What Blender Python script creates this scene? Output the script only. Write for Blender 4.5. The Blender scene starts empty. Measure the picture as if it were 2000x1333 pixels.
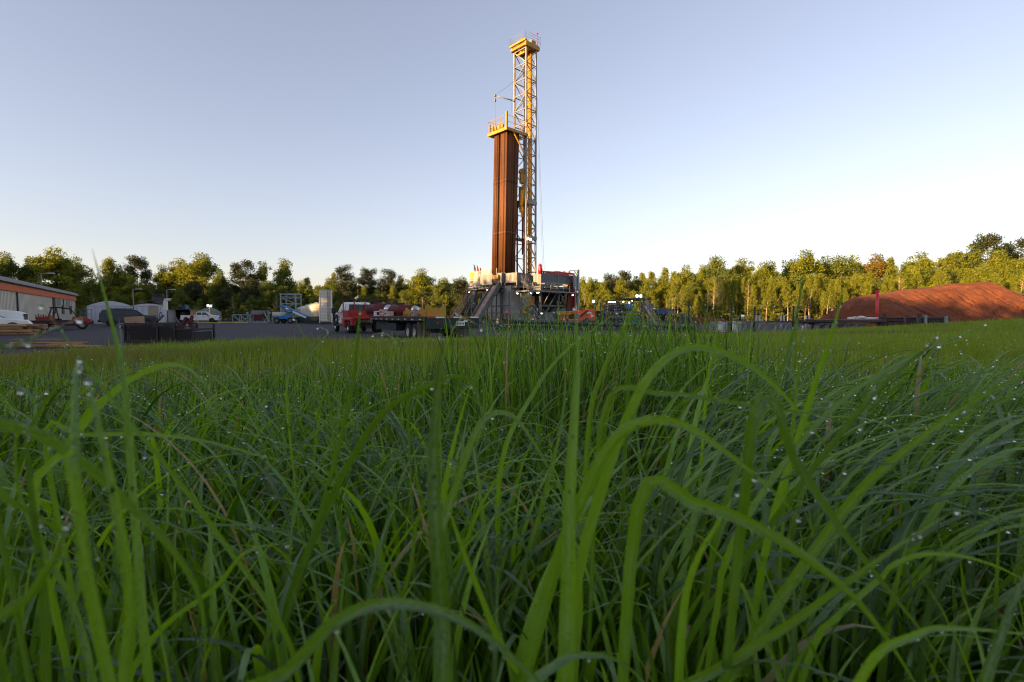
import bpy, math, random
import numpy as np
from mathutils import Vector, Matrix
R = math.radians
C = bpy.context.scene.collection
rng = np.random.default_rng(7)
random.seed(7)
# ---------------------------------------------------------------- camera
EYE = 1.15
PITCH = math.atan(48.5 / 1000)
cam_d = bpy.data.cameras.new('camera'); cam = bpy.data.objects.new('camera', cam_d); C.objects.link(cam)
cam.location = (0, 0, EYE); cam.rotation_euler = (R(90) - PITCH, 0, 0)
cam_d.sensor_width = 36; cam_d.lens = 18; cam_d.clip_start = .01; cam_d.clip_end = 3000
cam_d.dof.use_dof = True; cam_d.dof.focus_distance = 4.0; cam_d.dof.aperture_fstop = 8.5
bpy.context.scene.camera = cam
CP, SP = math.cos(PITCH), math.sin(PITCH)
def P(px, py, Y):
    """world point seen at photo pixel (px,py) at world depth Y"""
    cx, cy = (px - 1000) / 1000, (666.5 - py) / 1000
    s = Y / (CP + SP * cy)
    return Vector((cx * s, Y, EYE + s * (cy * CP - SP)))
def PX(px, Y, z=1.0):
    """world x of pixel column px at depth Y and height z"""
    return (px - 1000) / 1000 * (Y * CP + (EYE - z) * SP)
# ---------------------------------------------------------------- materials
MATS = {}
def M(name, rgb, rough=.55, metal=0., var=.25, scale=3., bump=.0, bscale=30., rgb2=None, emit=0., trans=0., spec=.5, stretch=None):
    if name in MATS: return MATS[name]
    m = bpy.data.materials.new(name); m.use_nodes = True; nt = m.node_tree; N = nt.nodes; L = nt.links
    b = N['Principled BSDF']; b.inputs['Roughness'].default_value = rough; b.inputs['Metallic'].default_value = metal
    b.inputs['Specular IOR Level'].default_value = spec
    if emit:
        b.inputs['Base Color'].default_value = (*rgb, 1); b.inputs['Emission Color'].default_value = (*rgb, 1); b.inputs['Emission Strength'].default_value = emit
        MATS[name] = m; return m
    tc = N.new('ShaderNodeTexCoord'); mp = N.new('ShaderNodeMapping'); L.new(tc.outputs['Object'], mp.inputs[0])
    if stretch: mp.inputs['Scale'].default_value = stretch
    n1 = N.new('ShaderNodeTexNoise'); n1.inputs['Scale'].default_value = scale; n1.inputs['Detail'].default_value = 7; n1.inputs['Roughness'].default_value = .65
    L.new(mp.outputs[0], n1.inputs['Vector'])
    cr = N.new('ShaderNodeValToRGB'); cr.color_ramp.elements[0].position = .32; cr.color_ramp.elements[1].position = .68
    d = rgb2 if rgb2 else tuple(c * (1 - var) for c in rgb)
    u = rgb if rgb2 else tuple(min(1, c * (1 + var * .4)) for c in rgb)
    cr.color_ramp.elements[0].color = (*d, 1); cr.color_ramp.elements[1].color = (*u, 1)
    L.new(n1.outputs['Fac'], cr.inputs[0]); L.new(cr.outputs[0], b.inputs['Base Color'])
    rr = N.new('ShaderNodeMapRange'); rr.inputs['To Min'].default_value = max(.05, rough - .1); rr.inputs['To Max'].default_value = min(1, rough + .15)
    L.new(n1.outputs['Fac'], rr.inputs['Value']); L.new(rr.outputs[0], b.inputs['Roughness'])
    if bump:
        n2 = N.new('ShaderNodeTexNoise'); n2.inputs['Scale'].default_value = bscale; n2.inputs['Detail'].default_value = 5
        L.new(mp.outputs[0], n2.inputs['Vector'])
        bp = N.new('ShaderNodeBump'); bp.inputs['Strength'].default_value = bump; bp.inputs['Distance'].default_value = .05
        L.new(n2.outputs['Fac'], bp.inputs['Height']); L.new(bp.outputs[0], b.inputs['Normal'])
    if trans: b.inputs['Transmission Weight'].default_value = trans
    MATS[name] = m; return m
def leafmat(name, c1, c2, trans=.35, rough=.5, sheen=None):
    """foliage: colour from a per-leaf attribute, part of the light passes through"""
    m = bpy.data.materials.new(name); m.use_nodes = True; nt = m.node_tree; N = nt.nodes; L = nt.links
    b = N['Principled BSDF']; out = N['Material Output']
    at = N.new('ShaderNodeAttribute'); at.attribute_name = 'rnd'
    cr = N.new('ShaderNodeValToRGB'); cr.color_ramp.elements[0].color = (*c1, 1); cr.color_ramp.elements[1].color = (*c2, 1)
    L.new(at.outputs['Fac'], cr.inputs[0]); L.new(cr.outputs[0], b.inputs['Base Color']); b.inputs['Roughness'].default_value = rough
    t = N.new('ShaderNodeBsdfTranslucent'); hs = N.new('ShaderNodeHueSaturation'); hs.inputs['Saturation'].default_value = 1.15; hs.inputs['Value'].default_value = 1.5; hs.inputs['Hue'].default_value = .485
    L.new(cr.outputs[0], hs.inputs['Color']); L.new(hs.outputs[0], t.inputs['Color'])
    mx = N.new('ShaderNodeMixShader'); mx.inputs[0].default_value = trans
    L.new(b.outputs[0], mx.inputs[1]); L.new(t.outputs[0], mx.inputs[2]); L.new(mx.outputs[0], out.inputs[0])
    return m
# ---------------------------------------------------------------- mesh helpers
class MB:
    def __init__(s): s.v = []; s.f = []; s.sm = []
    def add(s, vs, fs, smooth=False):
        o = len(s.v); s.v += [tuple(v) for v in vs]; s.f += [tuple(i + o for i in f) for f in fs]; s.sm += [smooth] * len(fs); return s
    def box(s, c, d, rz=0, M4=None):
        x, y, z = d[0] / 2, d[1] / 2, d[2] / 2; m = Matrix.Translation(c) @ (M4 if M4 else Matrix.Rotation(rz, 4, 'Z'))
        vs = [m @ Vector((a * x, b * y, e * z)) for a, b, e in ((-1,-1,-1),(1,-1,-1),(1,1,-1),(-1,1,-1),(-1,-1,1),(1,-1,1),(1,1,1),(-1,1,1))]
        return s.add(vs, [(0,3,2,1),(4,5,6,7),(0,1,5,4),(1,2,6,5),(2,3,7,6),(3,0,4,7)])
    def beam(s, p, q, w, h=None):
        p, q = Vector(p), Vector(q); d = q - p; l = d.length
        if l < 1e-6: return s
        h = h or w; z = d / l; up = Vector((0, 0, 1)) if abs(z.z) < .95 else Vector((0, 1, 0))
        x = up.cross(z).normalized(); y = z.cross(x)
        m = Matrix((x, y, z)).transposed().to_4x4()
        return s.box((p + q) / 2, (w, h, l), M4=m)
    def tube(s, p, q, r, r2=None, n=10, cap=True):
        p, q = Vector(p), Vector(q); r2 = r if r2 is None else r2; z = (q - p).normalized()
        up = Vector((0, 0, 1)) if abs(z.z) < .95 else Vector((0, 1, 0)); x = up.cross(z).normalized(); y = z.cross(x)
        vs = []
        for c, rr in ((p, r), (q, r2)):
            vs += [c + (x * math.cos(2 * math.pi * k / n) + y * math.sin(2 * math.pi * k / n)) * rr for k in range(n)]
        s.add(vs, [(k, (k + 1) % n, n + (k + 1) % n, n + k) for k in range(n)], True)
        if cap: s.f += [tuple(len(s.v) - 2 * n + k for k in reversed(range(n))), tuple(len(s.v) - n + k for k in range(n))]; s.sm += [False, False]
        return s
    def path(s, pts, r, n=8):
        pts = [Vector(p) for p in pts]
        for a, b in zip(pts, pts[1:]): s.tube(a, b, r, n=n)
        return s
    def lathe(s, prof, c=(0,0,0), axis='Z', n=20):
        m = Matrix.Translation(c)
        if axis == 'Y': m = m @ Matrix.Rotation(R(90), 4, 'X')
        if axis == 'X': m = m @ Matrix.Rotation(R(90), 4, 'Y')
        vs = [m @ Vector((r * math.cos(2*math.pi*k/n), r * math.sin(2*math.pi*k/n), z)) for r, z in prof for k in range(n)]
        fs = [(j*n+k, j*n+(k+1)%n, (j+1)*n+(k+1)%n, (j+1)*n+k) for j in range(len(prof)-1) for k in range(n)]
        return s.add(vs, fs, True)
    def ball(s, c, r, n=10):
        if not hasattr(r, '__len__'): r = (r, r, r)
        c = Vector(c); k2 = n // 2; vs = []
        for j in range(k2 + 1):
            t = math.pi * j / k2
            for k in range(n): a = 2*math.pi*k/n; vs.append(c + Vector((r[0]*math.sin(t)*math.cos(a), r[1]*math.sin(t)*math.sin(a), r[2]*math.cos(t))))
        return s.add(vs, [(j*n+k, (j+1)*n+k, (j+1)*n+(k+1)%n, j*n+(k+1)%n) for j in range(k2) for k in range(n)], True)
    def prism(s, pts, t, axis='Y', c=(0,0,0), wf=None):
        """pts: outline (a,b); extruded +-t/2 along axis; wf(a,b) scales the half width per point"""
        n = len(pts); vs = []
        for sg in (-1, 1):
            for a, b in pts:
                w = sg * t / 2 * (wf(a, b) if wf else 1)
                vs.append({'Y': (a, w, b), 'X': (w, a, b), 'Z': (a, b, w)}[axis])
        vs = [Vector(v) + Vector(c) for v in vs]
        return s.add(vs, [tuple(range(n)), tuple(reversed(range(n, 2*n)))] + [((k+1)%n, k, n+k, n+(k+1)%n) for k in range(n)])
    def mesh(s, name, mat):
        me = bpy.data.meshes.new(name); me.from_pydata(s.v, [], s.f); me.validate()
        if len(me.polygons) == len(s.sm): me.polygons.foreach_set('use_smooth', s.sm)
        me.materials.append(mat)
        import bmesh
        if len(s.f) < 20000:
            bm = bmesh.new(); bm.from_mesh(me); bmesh.ops.recalc_face_normals(bm, faces=bm.faces); bm.to_mesh(me); bm.free()
        return me
    def build(s, name, mat, parent=None, bevel=0):
        o = bpy.data.objects.new(name, s.mesh(name, mat)); C.objects.link(o)
        if parent: o.parent = parent
        if bevel:
            b = o.modifiers.new('bevel', 'BEVEL'); b.width = bevel; b.segments = 2; b.limit_method = 'ANGLE'; b.angle_limit = R(35)
        return o
def tag(o, label=None, cat=None, group=None, kind=None):
    if label: o['label'] = label
    if cat: o['category'] = cat
    if group: o['group'] = group
    if kind: o['kind'] = kind
    return o
def thing(name, loc, label, cat, group=None, rz=0):
    o = bpy.data.objects.new(name, None); C.objects.link(o); o.location = loc; o.rotation_euler = (0, 0, rz)
    o.empty_display_size = .2
    return tag(o, label, cat, group)
def kids(o): return [c for c in bpy.data.objects if c.parent == o]
def copy_tree(o, parent=None):
    c = o.copy(); C.objects.link(c)
    if parent: c.parent = parent
    for ch in kids(o): copy_tree(ch, c)
    return c
def npmesh(name, V, F, mat, attr=None, smooth=True, parent=None, link=True, across=None):
    """fast mesh from numpy arrays; F is (n,4) or (n,3)"""
    me = bpy.data.meshes.new(name); k = F.shape[1]
    me.vertices.add(len(V)); me.vertices.foreach_set('co', V.astype(np.float32).ravel())
    me.loops.add(F.size); me.loops.foreach_set('vertex_index', F.astype(np.int32).ravel())
    me.polygons.add(len(F)); me.polygons.foreach_set('loop_start', np.arange(0, F.size, k, dtype=np.int32))
    me.polygons.foreach_set('use_smooth', np.full(len(F), smooth))
    if attr is not None:
        a = me.attributes.new('rnd', 'FLOAT', 'POINT'); a.data.foreach_set('value', attr.astype(np.float32))
    if across is not None:
        a = me.attributes.new('across', 'FLOAT', 'POINT'); a.data.foreach_set('value', across.astype(np.float32))
    me.update(calc_edges=True); me.validate(); me.materials.append(mat)
    if not link: return me
    o = bpy.data.objects.new(name, me); C.objects.link(o)
    if parent: o.parent = parent
    return o
# ---------------------------------------------------------------- sky, sun
SUN_EL, SUN_AZ = 9.0, 125.0      # azimuth measured from +Y (view direction) towards -X (left)
sd = Vector((-math.sin(R(SUN_AZ)) * math.cos(R(SUN_EL)), math.cos(R(SUN_AZ)) * math.cos(R(SUN_EL)), math.sin(R(SUN_EL))))
w = bpy.data.worlds.new('World'); bpy.context.scene.world = w; w.use_nodes = True
nt = w.node_tree; bg = nt.nodes['Background']; sky = nt.nodes.new('ShaderNodeTexSky'); sky.sky_type = 'NISHITA'; sky.sun_disc = False
sky.sun_elevation = R(SUN_EL); sky.sun_rotation = math.atan2(sd.x, sd.y); sky.air_density = 1.0; sky.dust_density = 1.0; sky.ozone_density = 1.6; sky.altitude = 100
mxs = nt.nodes.new('ShaderNodeMix'); mxs.data_type = 'RGBA'; mxs.blend_type = 'MULTIPLY'; mxs.inputs[0].default_value = 1
mxs.inputs[7].default_value = (1.09, .98, 1.04, 1)
hs = nt.nodes.new('ShaderNodeHueSaturation'); hs.inputs['Saturation'].default_value = .72; hs.inputs['Value'].default_value = .92
gm = nt.nodes.new('ShaderNodeGamma'); gm.inputs[1].default_value = .84; nt.links.new(sky.outputs[0], gm.inputs[0]); nt.links.new(gm.outputs[0], hs.inputs['Color']); nt.links.new(hs.outputs[0], mxs.inputs[6]); nt.links.new(mxs.outputs[2], bg.inputs[0]); bg.inputs[1].default_value = .11
sl = bpy.data.lights.new('sun', 'SUN'); sl.energy = 4.6; sl.angle = R(.5); sl.color = (1, .60, .25)
so = bpy.data.objects.new('sun', sl); C.objects.link(so); so.rotation_euler = sd.to_track_quat('Z', 'Y').to_euler(); so.location = sd * 100
sc = bpy.context.scene
sc.view_settings.view_transform = 'Standard'; sc.view_settings.look = 'None'; sc.view_settings.exposure = 1.76; sc.view_settings.gamma = 1
sc.render.engine = 'CYCLES'; sc.cycles.filter_width = 1.15; sc.cycles.use_denoising = True; sc.cycles.max_bounces = 8; sc.cycles.transparent_max_bounces = 8
sc.cycles.sample_clamp_indirect = 6; sc.cycles.caustics_reflective = False; sc.cycles.caustics_refractive = False
# ---------------------------------------------------------------- terrain
def ss(a, b, x):
    t = np.clip((x - a) / (b - a), 0, 1); return t * t * (3 - 2 * t)
def nz(x, y, s, seed=0):
    return np.sin(x * s + seed) * np.cos(y * s * 1.13 + seed * 2.1) + .5 * np.sin(x * s * 2.3 + y * s * 1.7 + seed * 3)
def edgeY(x): return 23 + 9 * ss(-8, 11, x)
def zg(x, y):
    x = np.asarray(x, float); y = np.asarray(y, float)
    yy = np.maximum(y, 0)
    bank = .70 * (1 - ss(1.5, 1, 0) * 0) * (1 - ss(2.0, edgeY(x) + 1, yy)) * (1 - ss(3, 15.2, -x))
    hill = .95 * ss(9, 34, x) * ss(6, 29, yy) * (1 - ss(31, 39, yy))
    dip = -.38 * ss(6, 16, x) * ss(27, 38, yy) * (1 - ss(60, 90, yy))
    rough = .03 * nz(x, y, .8, 1.) * (1 - ss(20, 30, yy)) * (1 - ss(12, 14, -x))
    rim = .7 * ss(90, 160, yy) * ss(-40, 60, x) * 0
    return bank + hill + dip + rough + rim
def grid(xs, ys, zf):
    X, Y = np.meshgrid(xs, ys); V = np.stack([X, Y, zf(X, Y)], -1).reshape(-1, 3); nx = len(xs)
    i = np.arange(len(ys) - 1)[:, None] * nx + np.arange(nx - 1)[None]
    return V, np.stack([i, i + 1, i + nx + 1, i + nx], -1).reshape(-1, 4)
xs = np.concatenate([np.linspace(-900, -60, 12), np.linspace(-50, 60, 161), np.linspace(70, 900, 14)])
ys = np.concatenate([np.linspace(-300, -12, 8), np.linspace(-8, 60, 137), np.linspace(66, 100, 9), np.linspace(130, 1800, 14)])
V, F = grid(xs, ys, zg)
soil = M('meadow_soil', (.016, .016, .007), .95, var=.5, rgb2=(.026, .018, .010), scale=.6, bump=.6, bscale=9)
g = npmesh('ground', V, F, soil); tag(g, kind='structure')
def inpad(x, y):
    return np.where(x < -14, y > 14.0 - 0 * x, y > np.where(x > 12, 38 + 0 * x, edgeY(x) - .2 + .5 * np.sin(x * .9)))
xs2 = np.linspace(-100, 75, 260); ys2 = np.linspace(13, 150, 240)
V, F = grid(xs2, ys2, lambda a, b: zg(a, b) + .006 + .012 * nz(a, b, .5, 4) * 0)
cen = V[F].mean(1); F = F[inpad(cen[:, 0], cen[:, 1])]
gravel = M('dark_gravel', (.044, .040, .046), .9, var=.4, rgb2=(.020, .018, .022), scale=.8, bump=1., bscale=22, stretch=(.18, 1, 1))
gp = npmesh('gravel_pad', V, F, gravel); tag(gp, kind='structure')
# ---------------------------------------------------------------- grass
grass_m = leafmat('grass_blade', (.020, .066, .004), (.215, .42, .020), .42, .42)
ce = grass_m.node_tree.nodes['Color Ramp'].color_ramp; ce.elements[1].position = .93; _e = ce.elements.new(.975); _e.color = (.42, .30, .12, 1)
def tune_grass(m, dew=.22):
    nt = m.node_tree; N = nt.nodes; L = nt.links; b = N['Principled BSDF']; N['Mix Shader'].inputs[0].default_value = .48
    tc = N.new('ShaderNodeTexCoord')
    vo = N.new('ShaderNodeTexVoronoi'); vo.inputs['Scale'].default_value = 550; L.new(tc.outputs['Object'], vo.inputs['Vector'])
    mr = N.new('ShaderNodeMapRange'); mr.inputs['From Min'].default_value = .12; mr.inputs['From Max'].default_value = .42; mr.inputs['To Min'].default_value = 1; mr.inputs['To Max'].default_value = 0
    L.new(vo.outputs['Distance'], mr.inputs['Value'])
    bp = N.new('ShaderNodeBump'); bp.inputs['Strength'].default_value = .9; bp.inputs['Distance'].default_value = .0012
    L.new(mr.outputs[0], bp.inputs['Height']); L.new(bp.outputs[0], b.inputs['Normal'])
    b.inputs['Specular IOR Level'].default_value = .3; b.inputs['Coat Weight'].default_value = dew; b.inputs['Coat Roughness'].default_value = .22; b.inputs['Coat IOR'].default_value = 1.4
    b.inputs['Sheen Weight'].default_value = .0; b.inputs['Sheen Roughness'].default_value = .5; b.inputs['Sheen Tint'].default_value = (.75, .95, 1, 1)
    # midrib and fine lengthwise veins from the position across the blade, pale dew film in patches
    ac = N.new('ShaderNodeAttribute'); ac.attribute_name = 'across'
    ab = N.new('ShaderNodeMath'); ab.operation = 'ABSOLUTE'; L.new(ac.outputs['Fac'], ab.inputs[0])
    m1 = N.new('ShaderNodeMapRange'); m1.inputs['From Max'].default_value = .16; m1.inputs['To Min'].default_value = .45; m1.inputs['To Max'].default_value = 0; L.new(ab.outputs[0], m1.inputs['Value'])
    sn = N.new('ShaderNodeMath'); sn.operation = 'MULTIPLY'; sn.inputs[1].default_value = 42; L.new(ac.outputs['Fac'], sn.inputs[0])
    s2 = N.new('ShaderNodeMath'); s2.operation = 'SINE'; L.new(sn.outputs[0], s2.inputs[0])
    m2 = N.new('ShaderNodeMath'); m2.operation = 'MULTIPLY_ADD'; m2.inputs[1].default_value = .09; L.new(s2.outputs[0], m2.inputs[0]); L.new(m1.outputs[0], m2.inputs[2])
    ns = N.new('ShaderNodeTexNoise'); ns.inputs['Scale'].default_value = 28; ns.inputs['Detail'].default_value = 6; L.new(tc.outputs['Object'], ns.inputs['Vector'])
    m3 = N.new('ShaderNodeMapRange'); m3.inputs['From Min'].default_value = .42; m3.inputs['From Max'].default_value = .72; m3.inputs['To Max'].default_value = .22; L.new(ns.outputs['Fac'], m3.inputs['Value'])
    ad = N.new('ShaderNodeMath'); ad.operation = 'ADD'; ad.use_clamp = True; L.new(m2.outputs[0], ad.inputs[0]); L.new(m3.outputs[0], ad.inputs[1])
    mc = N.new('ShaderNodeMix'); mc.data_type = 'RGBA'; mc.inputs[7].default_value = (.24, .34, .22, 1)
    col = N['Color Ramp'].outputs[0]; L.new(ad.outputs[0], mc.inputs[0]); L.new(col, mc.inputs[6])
    # fine dew plus its pale sky sheen, painted into the colour of upward faces
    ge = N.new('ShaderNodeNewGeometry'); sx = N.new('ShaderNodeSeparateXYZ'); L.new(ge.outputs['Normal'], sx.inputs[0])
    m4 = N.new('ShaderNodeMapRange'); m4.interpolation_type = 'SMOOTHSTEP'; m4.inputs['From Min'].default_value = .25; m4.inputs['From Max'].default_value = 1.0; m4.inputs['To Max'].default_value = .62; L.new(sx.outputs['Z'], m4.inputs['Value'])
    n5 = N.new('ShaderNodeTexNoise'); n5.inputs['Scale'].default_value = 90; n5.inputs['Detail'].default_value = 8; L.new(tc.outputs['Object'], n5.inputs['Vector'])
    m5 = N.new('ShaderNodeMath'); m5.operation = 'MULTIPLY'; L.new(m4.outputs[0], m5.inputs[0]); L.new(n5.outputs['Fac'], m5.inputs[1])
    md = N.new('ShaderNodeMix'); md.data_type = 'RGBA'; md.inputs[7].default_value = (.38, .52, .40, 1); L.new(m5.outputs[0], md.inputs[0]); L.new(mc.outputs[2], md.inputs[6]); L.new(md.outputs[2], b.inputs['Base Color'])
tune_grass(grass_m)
def blades(name, mat, base, H, W, ldir, lean, droop, segs, rnd, fold=.25, label=None):
    """base (n,3), H length, W width, ldir lean azimuth, lean, droop: curl of each blade"""
    n = len(base); t = np.linspace(0, 1, segs + 1)[None, :]
    ang = lean[:, None] * t + droop[:, None] * t ** 2.2            # angle from vertical along the blade
    am = (ang[:, 1:] + ang[:, :-1]) / 2; dl = H[:, None] / segs
    r = np.concatenate([np.zeros((n, 1)), np.cumsum(np.sin(am) * dl, 1)], 1)
    z = np.concatenate([np.zeros((n, 1)), np.cumsum(np.cos(am) * dl, 1)], 1)
    tw = rng.uniform(-.5, .5, (n, 1)) * t
    cx, sx = np.cos(ldir)[:, None], np.sin(ldir)[:, None]
    ctr = np.stack([base[:, 0:1] + r * cx, base[:, 1:2] + r * sx, base[:, 2:3] + z], -1)
    ctr[..., 2] = np.maximum(ctr[..., 2], base[:, 2:3] - .05)
    wid = (W[:, None] / 2) * np.clip(np.minimum(.55 + t * 1.6, 1) * (1 - t ** 2.6), .02, 1)
    sdx, sdy = -np.sin(ldir[:, None] + tw), np.cos(ldir[:, None] + tw)
    side = np.stack([sdx * wid, sdy * wid, 0 * wid], -1)
    if segs <= 3:
        V = np.stack([ctr - side, ctr + side], 2); m = 2
    else:
        nrm = np.stack([-np.cos(ang) * cx, -np.cos(ang) * sx, np.sin(ang)], -1) * (wid * fold * 2)[..., None]
        V = np.stack([ctr - side, ctr - nrm, ctr + side], 2); m = 3
    V = V.reshape(-1, 3); i0 = (np.arange(n)[:, None] * (segs + 1) + np.arange(segs)[None]) * m
    F = []
    for k in range(m - 1): F.append(np.stack([i0 + k, i0 + k + 1, i0 + m + k + 1, i0 + m + k], -1).reshape(-1, 4))
    return V, np.concatenate(F), np.repeat(rnd, (segs + 1) * m), ctr, np.tile(np.linspace(-1, 1, m), n * (segs + 1))
def field(name, n, xy, Hr, Wr, leanr, droopr, segs, cmin=0., cmax=1., ldir=None, hf=None, mat=None, cf=None, lab=None):
    x, y = xy; n = len(x); H = rng.uniform(*Hr, n) * rng.choice([1, 1, .8, .6], n)
    if hf is not None: H = H * hf(x, y)
    W = rng.uniform(*Wr, n); ld = rng.uniform(0, 2 * np.pi, n) if ldir is None else ldir(x, y)
    rn = np.where(rng.uniform(0, 1, n) < .025, 1., rng.uniform(cmin, cmax, n) * .92)
    if cf is not None: rn = cf(x, y, rn)
    base = np.stack([x, y, zg(x, y) - .01], -1)
    V, F, A, ctr, AC = blades(name, None, base, H, W, ld, rng.uniform(*leanr, n), rng.uniform(*droopr, n), segs, rn)
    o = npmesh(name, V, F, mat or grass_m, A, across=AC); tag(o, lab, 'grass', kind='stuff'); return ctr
def wedge(n, y0, y1, m=1.15, p=1.):
    y = (rng.uniform(0, 1, n) ** p) * (y1 - y0) + y0
    x = rng.uniform(-1, 1, n) * (y * m + .15)
    return x, y
def ongrass(x, y, pad=0.):
    return np.where(x < -14.0, False, y < np.where(x > 12, 37.5, edgeY(x) - .25 + .7 * np.sin(x * 1.9) * np.cos(x * .7)) + pad) & (x > -14.6 + .8 * np.sin(y * 1.3))
# near tufts .45 - 3.2 m
def lean_near(x, y):
    a = rng.uniform(0, 2 * np.pi, len(x)); right = rng.normal(-.15, .7, len(x))
    k = rng.uniform(0, 1, len(x)) < ss(.0, .6, x / np.maximum(y, .3)) * .75
    return np.where(k, right, a)
def h_near(x, y):
    u = x / y
    return (.80 + .10 * nz(x, y, 3.1, 2)) * (1 - .25 * ss(-.1, -.8, u) * 1) * (1 + .16 * np.exp(-((u - .18) / .2) ** 2) * ss(.8, 1.6, y))
ctrs = []
x, y = wedge(3300, .42, 1.5, 1.1, .8)
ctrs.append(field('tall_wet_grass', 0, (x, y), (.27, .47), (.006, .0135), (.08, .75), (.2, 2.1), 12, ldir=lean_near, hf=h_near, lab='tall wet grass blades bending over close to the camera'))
def clump(x, y, s=.06):
    k = np.round(rng.uniform(0, 1, len(x)) * len(x) / 7).astype(int)
    return x[k % len(x)] + rng.normal(0, s, len(x)), y[k % len(x)] + rng.normal(0, s, len(x))
x, y = wedge(1000, .26, .75, 1.15, 1.)
field('broad_blades', 0, (x, y), (.18, .32), (.005, .010), (.02, .35), (.0, .9), 12, lab='broad upright grass blades right below the camera')
x, y = wedge(2300, .50, 1.9, 1.1, .9); k = x / y > .05 + rng.uniform(0, .3, len(x)); x, y = x[k], y[k]
ctr_arch = field('arching_grass', 0, (x, y), (.40, .60), (.006, .0145), (.45, .95), (.9, 1.9), 14, ldir=lambda a, b: rng.normal(-.1, .6, len(a)), lab='long arching wet grass leaning to the right')
x, y = wedge(900, .5, 1.7, 1.1, .9); k = x / y < .15; x, y = x[k], y[k]
ctr_left = field('drooping_grass', 0, (x, y), (.36, .52), (.005, .012), (.3, .9), (.8, 2.0), 14, ldir=lambda a, b: rng.choice([0, np.pi], len(a)) + rng.normal(0, .5, len(a)), lab='long drooping wet grass on the left, bending both ways')
x, y = wedge(3400, 1.5, 2.7, .5, 1.); k = np.abs(x / y - .18 + rng.normal(0, .06, len(x))) < .24; x, y = x[k], y[k]
ctr_tuft = field('tall_tuft', 0, (x, y), (.40, .56), (.005, .010), (.03, .35), (.05, .7), 10, lab='tall dense grass tuft rising in front of the rig and shaker house')
x, y = wedge(9000, 1.3, 3.6, 1.12, .75); x, y = clump(x, y, .07)
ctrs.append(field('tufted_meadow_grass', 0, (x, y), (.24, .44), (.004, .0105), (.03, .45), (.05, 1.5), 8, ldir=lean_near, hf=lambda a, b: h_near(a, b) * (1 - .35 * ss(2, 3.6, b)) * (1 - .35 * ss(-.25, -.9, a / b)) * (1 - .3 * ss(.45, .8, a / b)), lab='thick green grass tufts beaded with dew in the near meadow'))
def brown(x, y, r):   # worn, drier band on the left and patches on the right
    b = ss(.2, .9, .5 * nz(x, y, .55, 5) + .9 * np.exp(-((y - 7.5) / 3.2) ** 2) * ss(1, -4, x) + .35 * np.exp(-((x - 14) / 7) ** 2) * np.exp(-((y - 21) / 4) ** 2))
    return r * .40 + .60 * (1 - b)
field_m = leafmat('field_grass', (.215, .155, .045), (.230, .330, .030), .4, .5)
field_m.node_tree.nodes['Color Ramp'].color_ramp.elements.new(.45).color = (.140, .205, .022, 1)
x, y = wedge(60000, 3., 11, 1.1, .62)
k = ongrass(x, y); x, y = x[k], y[k]
ctrs.append(field('meadow_grass', 0, (x, y), (.13, .25), (.005, .009), (.02, .35), (.05, .8), 4, mat=field_m, cf=brown, hf=lambda a, b: 1 + .2 * nz(a, b, .9, 3), lab='short dewy grass of the meadow with drier brown patches'))
x, y = wedge(150000, 10, 37.5, 1.12, .8)
k = ongrass(x, y); x, y = x[k], y[k]
field('far_meadow_grass', 0, (x, y), (.12, .24), (.014, .028), (.02, .3), (.0, .6), 2, mat=field_m, cf=brown, hf=lambda a, b: 1 + .3 * nz(a, b, .5, 3) + 1.1 * (rng.uniform(0, 1, len(a)) < .02), lab='grass running down to the edge of the gravel pad')
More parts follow.
